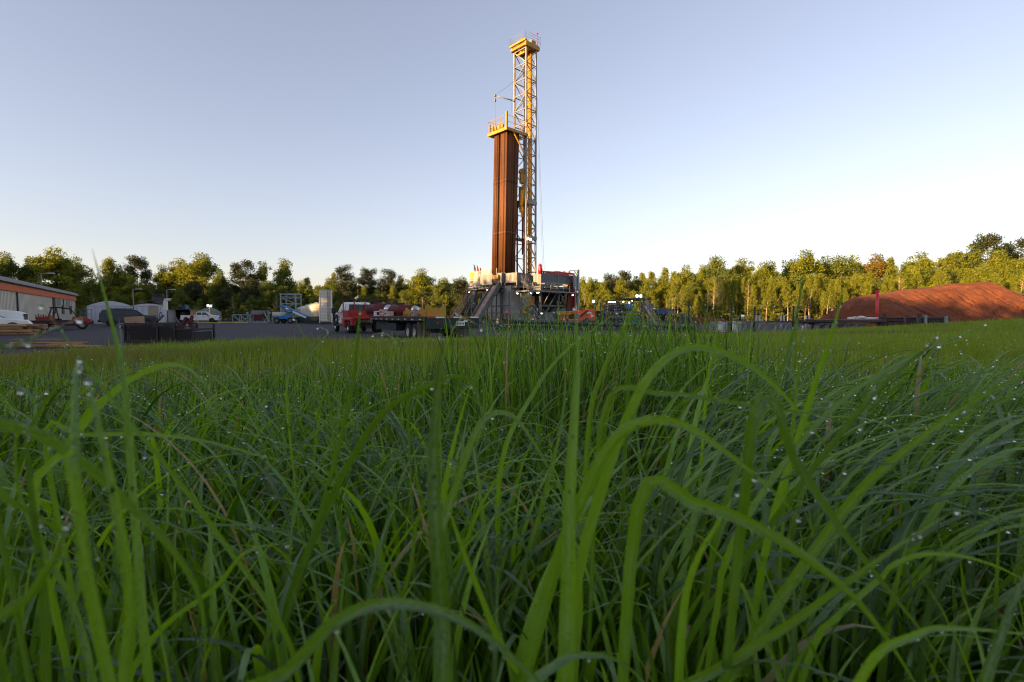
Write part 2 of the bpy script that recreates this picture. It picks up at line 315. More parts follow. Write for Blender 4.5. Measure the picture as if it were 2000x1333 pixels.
# hand-laid big blades (control points px,py ; distance ; width mm)
HB = [
 ([(868,1400),(864,1200),(850,1000),(848,880),(856,760),(862,690),(862,655)], .24, 11.5, 1),
 ([(1005,1400),(1040,1270),(1085,1110),(1135,980),(1200,860),(1270,822),(1340,832),(1420,885),(1500,950),(1560,1010)], .30, 12, 1),
 ([(430,1420),(560,1320),(650,1225),(740,1185),(850,1195),(950,1245),(1060,1340),(1120,1400)], .26, 9, 0),
 ([(1100,1400),(1108,1150),(1112,960),(1122,800),(1128,700),(1122,600)], .36, 14, 1),
 ([(850,1100),(880,990),(925,860),(955,815),(1000,815),(1050,880),(1105,980),(1150,1060)], .40, 10, 0),
 ([(560,1200),(640,1000),(700,880),(760,800),(840,755),(890,738),(925,755),(945,820),(948,880)], .42, 9.5, 0),
 ([(1130,1150),(1190,930),(1240,800),(1280,730),(1340,685),(1420,695),(1500,745),(1580,830),(1650,920)], .45, 13, 0),
 ([(-120,900),(-40,838),(60,850),(160,910),(250,990),(330,1070),(385,1160),(400,1260),(392,1380)], .24, 8.5, 0),
 ([(60,1000),(130,880),(200,790),(270,735),(340,714),(390,740),(420,785)], .34, 8.5, 0),
 ([(560,1250),(420,1040),(330,920),(240,810),(150,690),(80,595)], .35, 5, 0),
 ([(-60,720),(20,682),(90,650),(155,622)], .30, 3.6, 0),
 ([(300,1400),(262,1000),(245,780),(232,690),(205,580),(180,486)], .30, 6.5, 1),
 ([(1380,1400),(1520,1180),(1660,985),(1740,905),(1850,820),(1960,752),(2080,690)], .36, 12, 1),
 ([(1350,1250),(1500,1040),(1620,880),(1720,760),(1810,680),(1830,655)], .45, 9, 0),
 ([(1420,1100),(1540,900),(1640,790),(1740,720),(1840,670),(1925,632)], .48, 8, 0),
 ([(1410,1000),(1470,850),(1520,740),(1552,640),(1566,560),(1573,498)], .45, 8, 0),
 ([(1500,1050),(1560,850),(1598,730),(1625,650),(1652,552)], .42, 9, 1),
 ([(1250,980),(1360,985),(1460,1020),(1560,1080),(1660,1160),(1740,1260),(1820,1390)], .33, 10, 1),
 ([(1480,800),(1580,950),(1650,1050),(1730,1150),(1810,1250),(1900,1390)], .34, 9, 0),
 ([(1600,1250),(1690,1150),(1770,1095),(1850,1085),(1940,1105),(2050,1160)], .36, 8, 0),
 ([(1260,1400),(1400,1310),(1530,1230),(1640,1150),(1750,1070),(1870,995)], .32, 9, 1),
 ([(1680,1330),(1790,1240),(1880,1228),(2060,1245)], .33, 7, 1),
 ([(1020,1400),(1090,1300),(1150,1282),(1220,1300),(1300,1380)], .28, 8, 0),
 ([(480,1420),(560,1210),(610,1060),(660,880),(690,740),(700,640),(706,588)], .40, 8, 1),
 ([(1060,1400),(980,1270),(930,1150),(890,1040),(868,960)], .36, 9, 0),
 ([(-80,960),(20,985),(110,1035),(190,1085)], .26, 6, 0),
 ([(-100,1060),(20,1070),(110,1090),(175,1104)], .27, 4.5, 0),
 ([(90,860),(160,850),(290,848),(400,862),(500,888),(560,905)], .36, 5, 1),
 ([(1180,800),(1290,770),(1400,782),(1500,798),(1600,812),(1680,835)], .48, 6, 1),
 ([(150,1000),(143,880),(143,780),(148,722),(156,712)], .22, 5.5, 0),
 ([(200,1400),(150,1200),(50,1000),(30,900),(40,760)], .25, 5, 1),
 ([(100,1400),(90,1200),(60,950),(50,820)], .24, 7, 1), ([(250,1400),(255,1180),(225,980),(190,820),(172,740)], .26, 7.5, 1),
 ([(950,1300),(1010,1150),(1080,900),(1100,800),(1105,720)], .55, 10, 1),
 ([(660,1000),(600,900),(560,830),(520,790)], .5, 6, 0),
 ([(860,760),(878,665),(892,632),(906,622),(925,630),(940,642)], .62, 2.6, 1),
 ([(790,700),(775,676),(762,658),(745,651),(728,654)], .62, 2.4, 1),
 ([(980,900),(1040,770),(1090,700),(1150,650),(1205,610)], .6, 8, 1),
 ([(1150,830),(1180,720),(1215,650),(1250,590),(1272,556)], .5, 7.5, 1),
 ([(1230,740),(1245,690),(1262,640),(1278,600)], .7, 8, 0),
 ([(560,760),(600,700),(640,650),(620,640)], .8, 4, 0),
 ([(640,760),(615,700),(585,640),(560,600)], .62, 5, 1),
 ([(1380,760),(1390,700),(1398,660),(1405,625)], .7, 6, 1),
 ([(1560,740),(1562,700),(1566,660),(1568,635)], .6, 5, 0),
 ([(240,760),(238,700),(236,650),(232,620)], .7, 4, 1),
 ([(240,1400),(300,1250),(420,1150),(480,1080),(560,1060)], .3, 7, 0),
 ([(-40,1300),(60,1160),(110,1080),(130,1020)], .24, 8, 1),
 ([(1900,1400),(1940,1280),(1990,1150),(2060,1000)], .34, 9, 1),
 ([(1540,1400),(1500,1260),(1450,1150),(1380,1060),(1290,1000)], .4, 8, 0),
 ([(700,1400),(760,1250),(800,1120),(820,1000),(880,900)], .42, 9, 1),
 ([(1320,1400),(1330,1240),(1350,1120),(1410,1010),(1440,960)], .38, 9, 1),
]
def spline(pts, m=26):
    pts = [pts[0]] + pts + [pts[-1]]; out = []
    n = len(pts) - 3
    for i in range(m):
        u = i / (m - 1) * n; k = min(int(u), n - 1); t = u - k; p0, p1, p2, p3 = pts[k:k+4]
        out.append(.5 * ((2 * p1) + (p2 - p0) * t + (2*p0 - 5*p1 + 4*p2 - p3) * t*t + (3*p1 - p0 - 3*p2 + p3) * t**3))
    return out
hv, hf_, ha, hero_c, hx = [], [], [], [], []
for bi, (pts, d, wmm, flat) in enumerate(HB):
    n = len(pts); w3 = []
    for i, (px, py) in enumerate(pts):
        dd = d * (1.0 + .16 * math.sin(bi * 1.7 + i / n * 2.2)); w3.append(P(px, py, dd))
    p0 = w3[0].copy(); root = Vector((p0.x + .3 * (p0.x - w3[1].x), p0.y + .04, float(zg(p0.x, p0.y)) - .01))
    if p0.z > root.z + .04: w3 = [root, (root + p0) / 2 + Vector((0, .01, 0))] + w3
    ed_ = []; c = spline(w3, 34); hero_c.append((c, ed_)); vv = []
    for i, q in enumerate(c):
        t = i / 33; tan = (c[min(i + 1, 33)] - c[max(i - 1, 0)]).normalized()
        tocam = (cam.location - q).normalized(); side = tan.cross(tocam).normalized()
        tilt = .25 if flat else 1.05 + .25 * math.sin(bi + 4 * t)
        side = (Matrix.Rotation(tilt * (.6 if bi % 2 else -.6), 3, tan) @ side); nn = side.cross(tan).normalized()
        if nn.z < 0: nn = -nn
        wd = wmm * .92 / 2000 * max(.04, min(1, .6 + 1.5 * t) * (1 - t ** 1.9)) * (.95 if flat else 1.05)
        f1 = nn * wd * .62
        ed_.append((q - side * wd + f1, q + side * wd + f1)); vv += [q - side * wd + f1, q - side * wd * .5 + f1 * .25, q, q + side * wd * .5 + f1 * .25, q + side * wd + f1]
    o = len(hv); hv += vv
    for i in range(33):
        for k in range(4): a = o + i * 5 + k; hf_.append((a, a + 1, a + 6, a + 5))
    ha += [.26 + .5 * ((bi * .618) % 1)] * len(vv); hx += [-1, -.5, 0, .5, 1] * 34
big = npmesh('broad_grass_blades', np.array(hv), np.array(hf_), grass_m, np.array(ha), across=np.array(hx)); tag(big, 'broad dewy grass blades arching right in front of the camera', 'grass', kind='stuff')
# dew drops: real little balls of water hanging on the blades
bm_ = MB(); bm_.ball((0, 0, 0), 1, 10); bv = np.array([tuple(v) for v in bm_.v]); bf = np.array(bm_.f)
dv, df, cnt = [], [], 0
def drop(p, r, sq=1.0):
    global cnt
    dv.append(bv * [r, r, r * sq] + np.array(p)); df.append(bf + cnt * len(bv)); cnt += 1
for c, wd in hero_c:
    for _ in range(56):
        u = random.uniform(5, 31.9); i = int(u); f = u - i; k = random.randrange(2); q = wd[i][k].lerp(wd[i + 1][k], f); r = .00022 + .0006 * random.random() ** 3
        drop(q + Vector((0, 0, r * .4)), r)
    if random.random() < .8: drop(c[-1] - Vector((0, 0, .0015)), random.uniform(.0009, .0017), 1.1)
    for _ in range(2):
        i = random.randint(12, 31); drop(c[i] - Vector((0, 0, .0022)), random.uniform(.0007, .0016), 1.15)
for ct, k, r0, r1 in ((ctrs[0], 5500, .0004, .0017), (ctr_arch, 4500, .0006, .0022), (ctr_left, 1500, .0006, .0022), (ctr_tuft, 3600, .0009, .0026), (ctrs[1], 12000, .0008, .0029), (ctrs[2], 9000, .0015, .0046)):
    n, m, _ = ct.shape
    for _ in range(k):
        i = random.randrange(n); j = random.randint(int(m * .5), m - 1); a = ct[i, j]; r = r0 + (r1 - r0) * random.random() ** 2.2
        drop(a + np.array([0, 0, -r * .5]), r)
water = bpy.data.materials.new('water_drop'); water.use_nodes = True; wb = water.node_tree.nodes['Principled BSDF']
wb.inputs['Base Color'].default_value = (1, 1, 1, 1); wb.inputs['Roughness'].default_value = .02; wb.inputs['IOR'].default_value = 1.33; wb.inputs['Transmission Weight'].default_value = 1
dd = npmesh('dew_drops', np.concatenate(dv), np.concatenate(df), water); tag(dd, 'bright dew drops hanging on the grass blades', 'dew drops', kind='stuff')
# ---------------------------------------------------------------- trees
leaf_sp = leafmat('spring_leaves', (.095, .125, .006), (.250, .275, .012), .35, .6)
leaf_dk = leafmat('broad_leaves', (.055, .090, .010), (.190, .225, .022), .32, .6)
leaf_pn = leafmat('pine_needles', (.018, .030, .008), (.050, .065, .016), .15, .6)
leaf_br = leafmat('bronze_leaves', (.110, .085, .012), (.240, .170, .020), .3, .6)
bark_l = M('pale_bark', (.62, .46, .32), .85, var=.5, scale=2., bump=.5, bscale=12, stretch=(3, 3, .6))
bark_d = M('dark_bark', (.11, .08, .06), .9, var=.5, scale=2., bump=.5, bscale=12, stretch=(3, 3, .6))
def leaf_quads(C3, nrm_out, size, r):
    n = len(C3); a = r.normal(size=(n, 3)) + nrm_out * .8; a /= np.linalg.norm(a, axis=1)[:, None]
    b = np.cross(a, r.normal(size=(n, 3))); b /= np.linalg.norm(b, axis=1)[:, None]; c = np.cross(a, b)
    s = size * r.uniform(.55, 1.25, (n, 1)); b = b * s; c = c * s * .6
    V = np.stack([C3 - b, C3 - c * .9 + b * .1, C3 + b, C3 + c * .9 - b * .1], 1).reshape(-1, 3)
    return V, np.arange(n * 4).reshape(-1, 4)
def make_tree(kind, seed):
    """unit tree about 16 m high: returns (trunk mesh, crown mesh)"""
    r = np.random.default_rng(seed); H = 16.; mb = MB(); tips = []
    lean = r.normal(0, .35, 2)
    def tp(t): return Vector((lean[0] * t * t * 2 + .12 * math.sin(t * 7 + seed), lean[1] * t * t * 2 + .12 * math.cos(t * 5 + seed), t * H))
    r0 = {'broad': .24, 'pine': .22, 'slim': .14, 'bare': .15, 'bush': .08}[kind]
    top = {'broad': .86, 'pine': .93, 'slim': .97, 'bare': .95, 'bush': .8}[kind]
    N = 9
    for i in range(N): mb.tube(tp(top * i / N), tp(top * (i + 1) / N), r0 * (1 - .85 * i / N), r0 * (1 - .85 * (i + 1) / N), n=7, cap=False)
    blobs = []
    if kind in ('broad', 'bush'):
        nb = 34 if kind == 'broad' else 18; lo = .26 if kind == 'broad' else .02
        for k in range(nb):
            t = r.uniform(lo, .95); az = k * 2.4 + r.normal(0, .4); env = math.sin(math.pi * min(1, (t - lo + .10) / (1.08 - lo))) ** .7
            L = env * r.uniform(1.6, 3.9); b = tp(max(.02, t - .18)); e = b + Vector((math.cos(az) * L, math.sin(az) * L, .13 * H * r.uniform(.5, 1.15)))
            mid = (b + e) / 2 + Vector((0, 0, -.25)); mb.tube(b, mid, r0 * .35, r0 * .2, n=5, cap=False); mb.tube(mid, e, r0 * .2, r0 * .06, n=5, cap=False)
            blobs.append((e, r.uniform(.7, 1.35), .8)); blobs.append((mid + Vector((0, 0, .6)), r.uniform(.6, 1.2), .8))
            for _ in range(2): blobs.append((e + Vector((r.normal(0, .9), r.normal(0, .9), r.normal(.1, .6))), r.uniform(.4, .8), .9))
        blobs.append((tp(.93), 1.5, .8)); blobs.append((tp(.8), 1.9, .8))
        nl, sz = (165, .20) if kind == 'broad' else (170, .20)
    elif kind == 'pine':
        for k in range(46):
            t = r.uniform(.42, .98); az = k * 2.4 + r.normal(0, .3); L = min(1.25 - t, .58) * 5.4 * r.uniform(.35, 1.05) + .3
            b = tp(t); e = b + Vector((math.cos(az) * L, math.sin(az) * L, r.uniform(.1, 1.0))); mb.tube(b, e, .06, .02, n=4, cap=False)
            blobs.append((e, r.uniform(.9, 1.5), .75)); 
            if L > 1.8: blobs.append(((b + e * 2) / 3 , r.uniform(.5, .9), .6))
        blobs.append((tp(.96), .8, .8))
        for k in range(6):
            t = r.uniform(.25, .5); az = r.uniform(0, 6.3); b = tp(t); mb.tube(b, b + Vector((math.cos(az), math.sin(az), .2)), .04, .015, n=4, cap=False)
        nl, sz = 130, .20
    else:
        nb = 44
        for k in range(nb):
            t = .30 + .68 * k / nb; az = k * 2.4 + r.normal(0, .4); L = (1.02 - t) * (3.4 if kind == 'slim' else 4.2) * r.uniform(.5, 1.1) + .3
            b = tp(t * .97); e = b + Vector((math.cos(az) * L, math.sin(az) * L, L * r.uniform(.5, .9)))
            mb.tube(b, e, .035, .012, n=4, cap=False)
            for q in (.55, 1.0):
                if kind == 'slim' or r.uniform() < .35: blobs.append((b + (e - b) * q, r.uniform(.3, .62), .9))
        nl, sz = (64 if kind == 'slim' else 30), .17
    Cs, Ns, As = [], [], []
    for e, rad, fl in blobs:
        n = int(nl * (rad ** 1.5 if kind not in ('slim', 'bare') else 1)); d = r.normal(size=(n, 3)); d /= np.linalg.norm(d, axis=1)[:, None]
        rr = rad * r.uniform(.25, 1.05, (n, 1)) ** .6; pts = d * rr * [1, 1, fl] + r.normal(0, .22, (n, 3)); Cs.append(pts + np.array(e)); Ns.append(d)
        As.append(np.clip(r.uniform(0, 1) * .5 + r.uniform(0, .5, n), 0, 1))
    V, F = leaf_quads(np.concatenate(Cs), np.concatenate(Ns), sz, r); A = np.repeat(np.concatenate(As), 4)
    return mb, V, F, A
PROT = {}
def proto(kind, seed, lm, bm):
    key = (kind, seed, lm.name)
    if key not in PROT:
        mb, V, F, A = make_tree(kind, seed)
        PROT[key] = (mb.mesh('trunk', bm), npmesh('crown', V, F, lm, A, smooth=False, link=False))
    return PROT[key]
KN = {'broad': 'broadleaf_tree', 'pine': 'pine_tree', 'slim': 'slender_tree', 'bare': 'bare_tree', 'bush': 'young_tree'}
used = {}
def tree(kind, x, y, H, label, group, seed=0, mat=None, wide=1.):
    lm = mat or {'broad': leaf_dk, 'pine': leaf_pn, 'slim': leaf_sp, 'bare': leaf_sp, 'bush': leaf_sp}[kind]; bm = bark_d if kind in ('broad', 'pine') else bark_l
    tm, cm = proto(kind, seed % 4, lm, bm)
    t = thing(KN[kind], (x, y, float(zg(x, y)) - .1), label, 'tree', group, random.uniform(0, 6.28)); s = H / 16.
    t.scale = (s * wide, s * wide, s)
    for n, m in (('trunk', tm), ('crown', cm)):
        o = bpy.data.objects.new(n, m); C.objects.link(o); o.parent = t
    return t
# landmarks by picture column, used only to say where a tree stands
LMK = [(0,60,'the near office end'),(60,150,'the orange-trimmed office'),(150,235,'the arched tent'),(235,330,'the dish cabin'),(330,395,'the open sheds'),
 (395,440,'the blue-grey shed'),(440,530,'the low steel frames'),(530,590,'the lattice frame'),(590,660,'the tall white tank'),(660,715,'the flatbed cab'),(715,790,'the dark crate'),
 (790,880,'the yellow cradle'),(880,940,'the yellow-railed stairs'),(940,1100,'the drilling rig'),(1100,1180,'the orange lift'),(1180,1260,'the shaker house'),(1260,1330,'the blue tanks'),(1330,1400,'the leftmost black post'),
 (1400,1450,'the caged totes'),(1450,1530,'the left pipe racks'),(1530,1620,'the right pipe racks'),(1620,1700,"the mound's left foot"),(1700,1760,'the red post'),(1760,1900,"the mound's crest"),(1900,2100,"the mound's right end")]
SIDE = ['just left of the middle of', 'directly behind', 'just right of the middle of']
def where(px):
    for a, b, n in LMK:
        if px < b: return a, b, n
    return LMK[-1]
HN = {'pine': ['dark pine'], 'broad': ['broadleaf tree'], 'slim': ['slender tree'], 'bare': ['sparse pale tree'], 'bush': ['bushy tree']}
ALL_T = []
def plant(kind, px, top, Y, seed=0, mat=None, wide=1., row='back'):
    p = P(px, top, Y); H = (p.z - float(zg(p.x, Y)) + .1) / {'broad': .97, 'pine': .98, 'slim': 1.03, 'bare': 1.0, 'bush': .93}[kind]
    ALL_T.append((px, kind, top, Y, seed, mat, wide, row, p.x, H))
# skyline trees (column, top) read off the photograph
for px, top, k, wd in [(8,496,'broad',.9),(60,505,'broad',.9),(110,487,'broad',1.25),(150,505,'broad',.9),(205,498,'slim',1.2),(232,520,'broad',.8),(268,512,'pine',1),(318,520,'broad',.9),(352,508,'broad',1.),(392,498,'broad',1.25),(428,530,'broad',.8),
        (473,515,'pine',1.1),(507,514,'broad',.75),(553,508,'broad',.85),(600,538,'slim',1),(645,545,'broad',.9),(674,526,'pine',1),(652,528,'slim',.8),(717,530,'pine',1.1),(758,533,'pine',1),(785,540,'broad',.8),(822,527,'broad',1.3),(868,545,'broad',1),(905,543,'broad',1.1),(935,548,'broad',1),
        (1138,542,'broad',.8),(1152,544,'broad',.7),(1178,552,'broad',.9),(1190,541,'pine',.8),(1206,546,'pine',.8),(1220,538,'pine',.9),(1243,542,'broad',.9),(1257,528,'slim',.9),(1272,526,'slim',1.),(1298,518,'slim',1.),(1317,526,'slim',1.),(1342,520,'broad',1.),
        (1372,520,'broad',.9),(1405,503,'broad',1.2),(1448,508,'broad',1.1),(1488,516,'broad',.9),(1505,512,'broad',1.),(1535,512,'broad',.9),(1572,492,'broad',1.1),(1610,503,'broad',1.),(1645,502,'broad',1.2),(1668,502,'broad',1.),(1712,499,'broad',1.1),(1745,497,'slim',1.),(1765,514,'broad',.8),
        (1800,495,'broad',1.),(1838,498,'slim',1.),(1858,488,'slim',1.),(1872,484,'slim',1.1),(1895,482,'broad',.9),(1928,473,'pine',1.0),(1950,492,'broad',1.),(1985,475,'pine',.85),(2030,480,'broad',1.1)]:
    mt = None
    if px in (1712,): mt = leaf_br
    if k == 'broad' and (px > 1130 or px in (110, 352, 392, 822, 868, 905)) and mt is None and px % 2 == 0: mt = leaf_sp
    plant(k, px, top, (150 + 14 * random.random()) if px < 1000 else 146 + 16 * random.random() - 18 * ((px - 1100) / 900), seed=px, mat=mt, wide=wd)
# middle and front rows
px = -30
while px < 945:
    plant(random.choice(['broad', 'broad', 'bush', 'pine', 'slim']), px, 560 + random.uniform(-16, 14), 142 + random.uniform(-4, 6), seed=int(px) * 7, wide=1.1, row='middle'); px += random.uniform(24, 36)
px = -20
while px < 930:
    plant(random.choice(['bush', 'bush', 'slim', 'bare']), px, 580 + random.uniform(-12, 12), 134 + random.uniform(-4, 4), seed=int(px) * 3, mat=leaf_dk, wide=1.4, row='front'); px += random.uniform(30, 50)
px = 1130
while px < 2050:
    top = np.interp(px, [1130, 1400, 1700, 2000], [570, 545, 535, 525])
    plant(random.choice(['broad', 'bush', 'slim', 'bush']), px, top + random.uniform(-14, 12), 140 - 18 * ((px - 1100) / 900) + random.uniform(-4, 4), seed=int(px) * 5, mat=leaf_sp if random.random() < .35 else None, wide=1.05, row='middle'); px += random.uniform(22, 34)
px = 1132
while px < 2040:
    top = np.interp(px, [1130, 1400, 1700, 2000], [585, 558, 545, 545])
    plant(random.choice(['slim', 'slim', 'bare', 'slim']), px, top + random.uniform(-22, 20), 131 - 18 * ((px - 1100) / 900) + random.uniform(-4, 4), seed=int(px) * 3, wide=.85, row='front'); px += random.uniform(8, 14)
px = -30
while px < 2060:
    if px > 1130 and random.random() < .45: px += 22; continue
    Yf = 128 if px < 1000 else 127 - 16 * ((px - 1100) / 900)
    plant('bush', px, random.uniform(596, 610) if px < 1000 else random.uniform(585, 606), Yf + random.uniform(-1, 3), seed=int(px), mat=leaf_dk if px < 1000 or random.random() < .5 else None, wide=1.9, row='low'); px += random.uniform(18, 28)
for k in range(9): plant('broad', 950 + k * 21, 566 + random.uniform(-6, 6), 146 + random.uniform(-3, 3), seed=k, wide=1.2, row='middle')
from collections import Counter
ALL_T.sort(key=lambda a: a[0])
cn = Counter()
for (px, kind, top, Y, seed, mat, wide, row, X, H) in ALL_T:
    a, b, n = where(px); key = (n, kind, row); i = cn[key]; cn[key] += 1
    nk = sum(1 for q in ALL_T if (where(q[0])[2], q[1], q[7]) == key)
    pos = '' if nk == 1 else (['leftmost', 'rightmost'][i] if nk == 2 else (['leftmost'] + ['second', 'third', 'fourth', 'fifth', 'sixth', 'seventh', 'eighth', 'ninth', 'tenth', 'eleventh', 'twelfth', 'thirteenth', 'fourteenth', 'fifteenth', 'sixteenth', 'seventeenth'][:max(0, nk - 2)] + ['rightmost'])[i] )
    nm = HN[kind][0]
    rw = {'back': 'on the skyline', 'middle': 'in the middle row', 'front': 'in the front row', 'low': 'in the low thicket'}[row]
    if pos in ('', ): lab = f'{nm} {rw} behind {n}'
    elif pos in ('leftmost', 'rightmost'): lab = f'{pos} {nm} {rw} behind {n}'
    else: lab = f'{pos} {nm} from left {rw} behind {n}'
    tree(kind, X, Y, H, lab, f"{'left' if px < 1000 else 'right'} tree line, {row} row", seed, mat, wide)
# far wood behind the tree lines and the wood outside the frame that keeps the low sun off the pad (one mass each)
def wood(name, spots, lm, label):
    Vs, Fs, As, o = [], [], [], 0; r = np.random.default_rng(5)
    ps = [make_tree('broad', 31), make_tree('bush', 32)]
    for (x, y, H) in spots:
        mb, V, F, A = ps[r.integers(2)]; k = r.permutation(len(F))[:len(F) // 3]; a = r.uniform(0, 6.28); s = H / 16
        Q = V.reshape(-1, 4, 3)[k]; cc = Q.mean(1, keepdims=True); Q = (Q - cc) * 1.8 + cc; Q = Q.reshape(-1, 3)
        W = np.stack([(Q[:, 0] * math.cos(a) - Q[:, 1] * math.sin(a)) * s * 1.3 + x, (Q[:, 0] * math.sin(a) + Q[:, 1] * math.cos(a)) * s * 1.3 + y, Q[:, 2] * s], -1)
        Vs.append(W); Fs.append(np.arange(len(W)).reshape(-1, 4) + o); As.append(A.reshape(-1, 4)[k].ravel()); o += len(W)
    w_ = npmesh(name, np.concatenate(Vs), np.concatenate(Fs), lm, np.concatenate(As), smooth=False); tag(w_, label, 'wood', kind='stuff'); return w_
sp_ = [(PX(px_, Y_), Y_, random.uniform(10, 12)) for px_ in range(-60, 1000, 20) for Y_ in (160, 170)]
sp_ += [(PX(px_, 165), 165, random.uniform(8, 9.5)) for px_ in range(945, 1130, 20)]
wood('distant_wood', sp_, leaf_dk, 'dark wood filling in behind the left tree line')
sp_ = [(PX(px_, Y_), Y_, random.uniform(12, 14)) for px_ in range(1110, 2080, 26) for Y_ in (170 - 18 * ((px_ - 1100) / 900), 182 - 18 * ((px_ - 1100) / 900))]
wood('far_wood', sp_, leaf_dk, 'shaded wood filling in behind the sunlit right tree line')
SH = []
for k in range(24):
    yy = -110 + k * 6.8
    for j in range(3): SH.append((-75 - 7 * j + random.uniform(-1.5, 1.5), yy + random.uniform(-2, 2), 22 + 8.2 * (1 - float(ss(-12, 24, yy))) + random.uniform(-1.6, .6)))
for k in range(16):
    yy = 56 + k * 6
    for j in range(3): SH.append((-1.10 * yy - 16 - 7 * j + random.uniform(-1.5, 1.5), yy - 2 * j + random.uniform(-2, 2), 21.5 + random.uniform(-2, 1)))
wood('side_wood', SH, leaf_dk, 'wood along the left side of the pad, outside the picture')
# ---------------------------------------------------------------- paints
steel = M('grey_steel', (.13, .138, .145), .55, .3, var=.35, scale=1.5); steel_l = M('light_steel', (.20, .205, .205), .5, .2, var=.3, scale=1.2)
silver = M('silver_panel', (.33, .335, .32), .5, .25, var=.3, scale=.5); corr = M('corrugated_sheet', (.135, .145, .155), .5, .3, var=.25, scale=.8)
white = M('white_paint', (.74, .74, .72), .4, var=.12, scale=1.); black = M('black_steel', (.018, .018, .022), .5, var=.4); rubber = M('tyre_rubber', (.02, .02, .02), .85, var=.3, scale=6)
red = M('red_paint', (.34, .009, .010), .35, var=.3, scale=2); dred = M('dark_red_paint', (.10, .005, .008), .65, var=.35, scale=2)
yellow = M('yellow_paint', (.46, .24, .014), .4, var=.2, scale=2); gold = M('gold_yellow_paint', (.52, .25, .02), .45, var=.3, scale=2); mastw = M('mast_cream_steel', (.30, .28, .24), .5, .15, var=.4, scale=.9)
rust = M('rusty_pipe', (.21, .085, .032), .65, .3, var=.5, scale=.5, stretch=(1, 1, .15)); dpipe = M('dark_pipe', (.060, .045, .042), .55, .3, var=.5, scale=1.)
glass = M('dark_glass', (.02, .03, .035), .08, var=.2); orange = M('orange_paint', (.72, .10, .02), .45, var=.25, scale=2); teal = M('teal_paint', (.007, .022, .024), .5, var=.4)
bluegrey = M('blue_grey_steel', (.26, .33, .35), .55, .2, var=.3, scale=1.); blue = M('blue_paint', (.03, .20, .48), .4, var=.3); cream = M('cream_tank', (.66, .62, .52), .5, var=.25, scale=.7)
dgrey = M('dark_grey_paint', (.06, .062, .065), .55, var=.4); chrome = M('chrome', (.6, .6, .62), .2, .9, var=.1); green = M('green_paint', (.01, .16, .09), .5, var=.35)
wood_m = M('sawn_timber', (.46, .27, .11), .8, var=.45, scale=1.5, stretch=(.4, 6, 6), bump=.3); wood2 = M('weathered_timber', (.30, .19, .10), .85, var=.45, scale=1.5, stretch=(.4, 6, 6), bump=.3)
beige = M('beige_siding', (.68, .62, .50), .75, var=.12, scale=.6); trim_o = M('orange_trim', (.62, .12, .02), .6, var=.15); roofw = M('white_roof', (.27, .27, .27), .5, var=.12)
navy = M('navy_car_paint', (.010, .016, .028), .22, .2, var=.2); plast = M('black_plastic', (.02, .02, .022), .6, var=.3); cone_o = M('cone_orange', (.85, .10, .01), .5, var=.1); hose_y = M('yellow_hose', (.65, .5, .05), .5, var=.2)
lampw = M('lamp_glow', (1, .86, .66), emit=3); taill = M('red_lens', (.5, .01, .01), .3, var=.1); tan = M('tan_door', (.35, .30, .22), .7, var=.2)
# ---------------------------------------------------------------- drilling rig
RO = Vector((2.4, 88.0, 0)); RZ = math.atan2(-.73, .683)
rig = thing('drilling_rig', RO, 'tall land drilling rig with yellow-topped lattice mast on a grey steel drill floor', 'drilling rig', rz=RZ)
RM = Matrix.Translation(RO) @ Matrix.Rotation(RZ, 4, 'Z'); RI = RM.inverted()
def LYp(px, py, y):
    """rig-local point on the plane y=const seen at a photo pixel"""
    a = RI @ cam.location; b = RI @ P(px, py, 80.); d = b - a; return a + d * ((y - a.y) / d.y)
def LXp(px, py, x):
    a = RI @ cam.location; b = RI @ P(px, py, 80.); d = b - a; return a + d * ((x - a.x) / d.x)
FZ = 6.3; TOP = 46.2
# mast
mast = MB(); LEG = [(0, 0), (-2.9, 0), (-2.9, 2.3), (0, 2.3)]
for x, y in LEG: mast.beam((x, y, FZ), (x, y, TOP), .26)
brace = MB(); nb = 16; hz_ = (TOP - FZ) / nb
for k in range(nb + 1):
    z = FZ + k * hz_
    for (a, b) in (((0, 0), (0, 2.3)), ((0, 2.3), (-2.9, 2.3)), ((-2.9, 2.3), (-2.9, 0))):
        brace.beam((*a, z), (*b, z), .13)
        if k < nb:
            p, q = (a, b) if k % 2 else (b, a); m = ((a[0]+b[0])/2, (a[1]+b[1])/2)
            if a == (0, 2.3): brace.beam((*a, z), (*m, z + hz_), .1).beam((*b, z), (*m, z + hz_), .1)
            else: brace.beam((*p, z), (*q, z + hz_), .11)
    if k > 9:
        brace.beam((0, 0, z), (-2.9, 0, z), .12)
        if k < nb: brace.beam((0 if k % 2 else -2.9, 0, z), (-2.9 if k % 2 else 0, 0, z + hz_), .1)
for z in (20.6, 14.6): mast.box((-1.45, 2.3, z), (3.2, .4, .5)); mast.box((0, 1.15, z), (.4, 2.5, .6)); mast.box((-2.9, 1.15, z), (.4, 2.5, .5))
mo = mast.build('mast', mastw, rig); brace.build('bracing', mastw, mo)
b = MB(); b.tube((-.7, 1.6, FZ), (-.7, 1.6, TOP - .5), .36, n=14); b.build('guide_column', gold, mo)
b = MB(); b.beam((-2.2, 2.0, FZ), (-2.2, 2.0, TOP - 1), .12)
for k in range(90): b.beam((-2.5, 2.0, FZ + 1 + k * .44), (-2.1, 2.0, FZ + 1 + k * .44), .035)
b.beam((-2.5, 2.0, FZ), (-2.5, 2.0, TOP - 1), .05); b.build('ladder', steel_l, mo)
b = MB()
for x, y in ((-1.2, .9), (-1.35, .9), (-1.5, .95), (-1.65, .9)): b.tube((x, y, 30), (x, y, TOP), .03, n=5)
b.tube((-1.0, .5, FZ + 2), (-1.0, .5, TOP - 9), .08, n=6); b.build('drill_line', steel, mo)
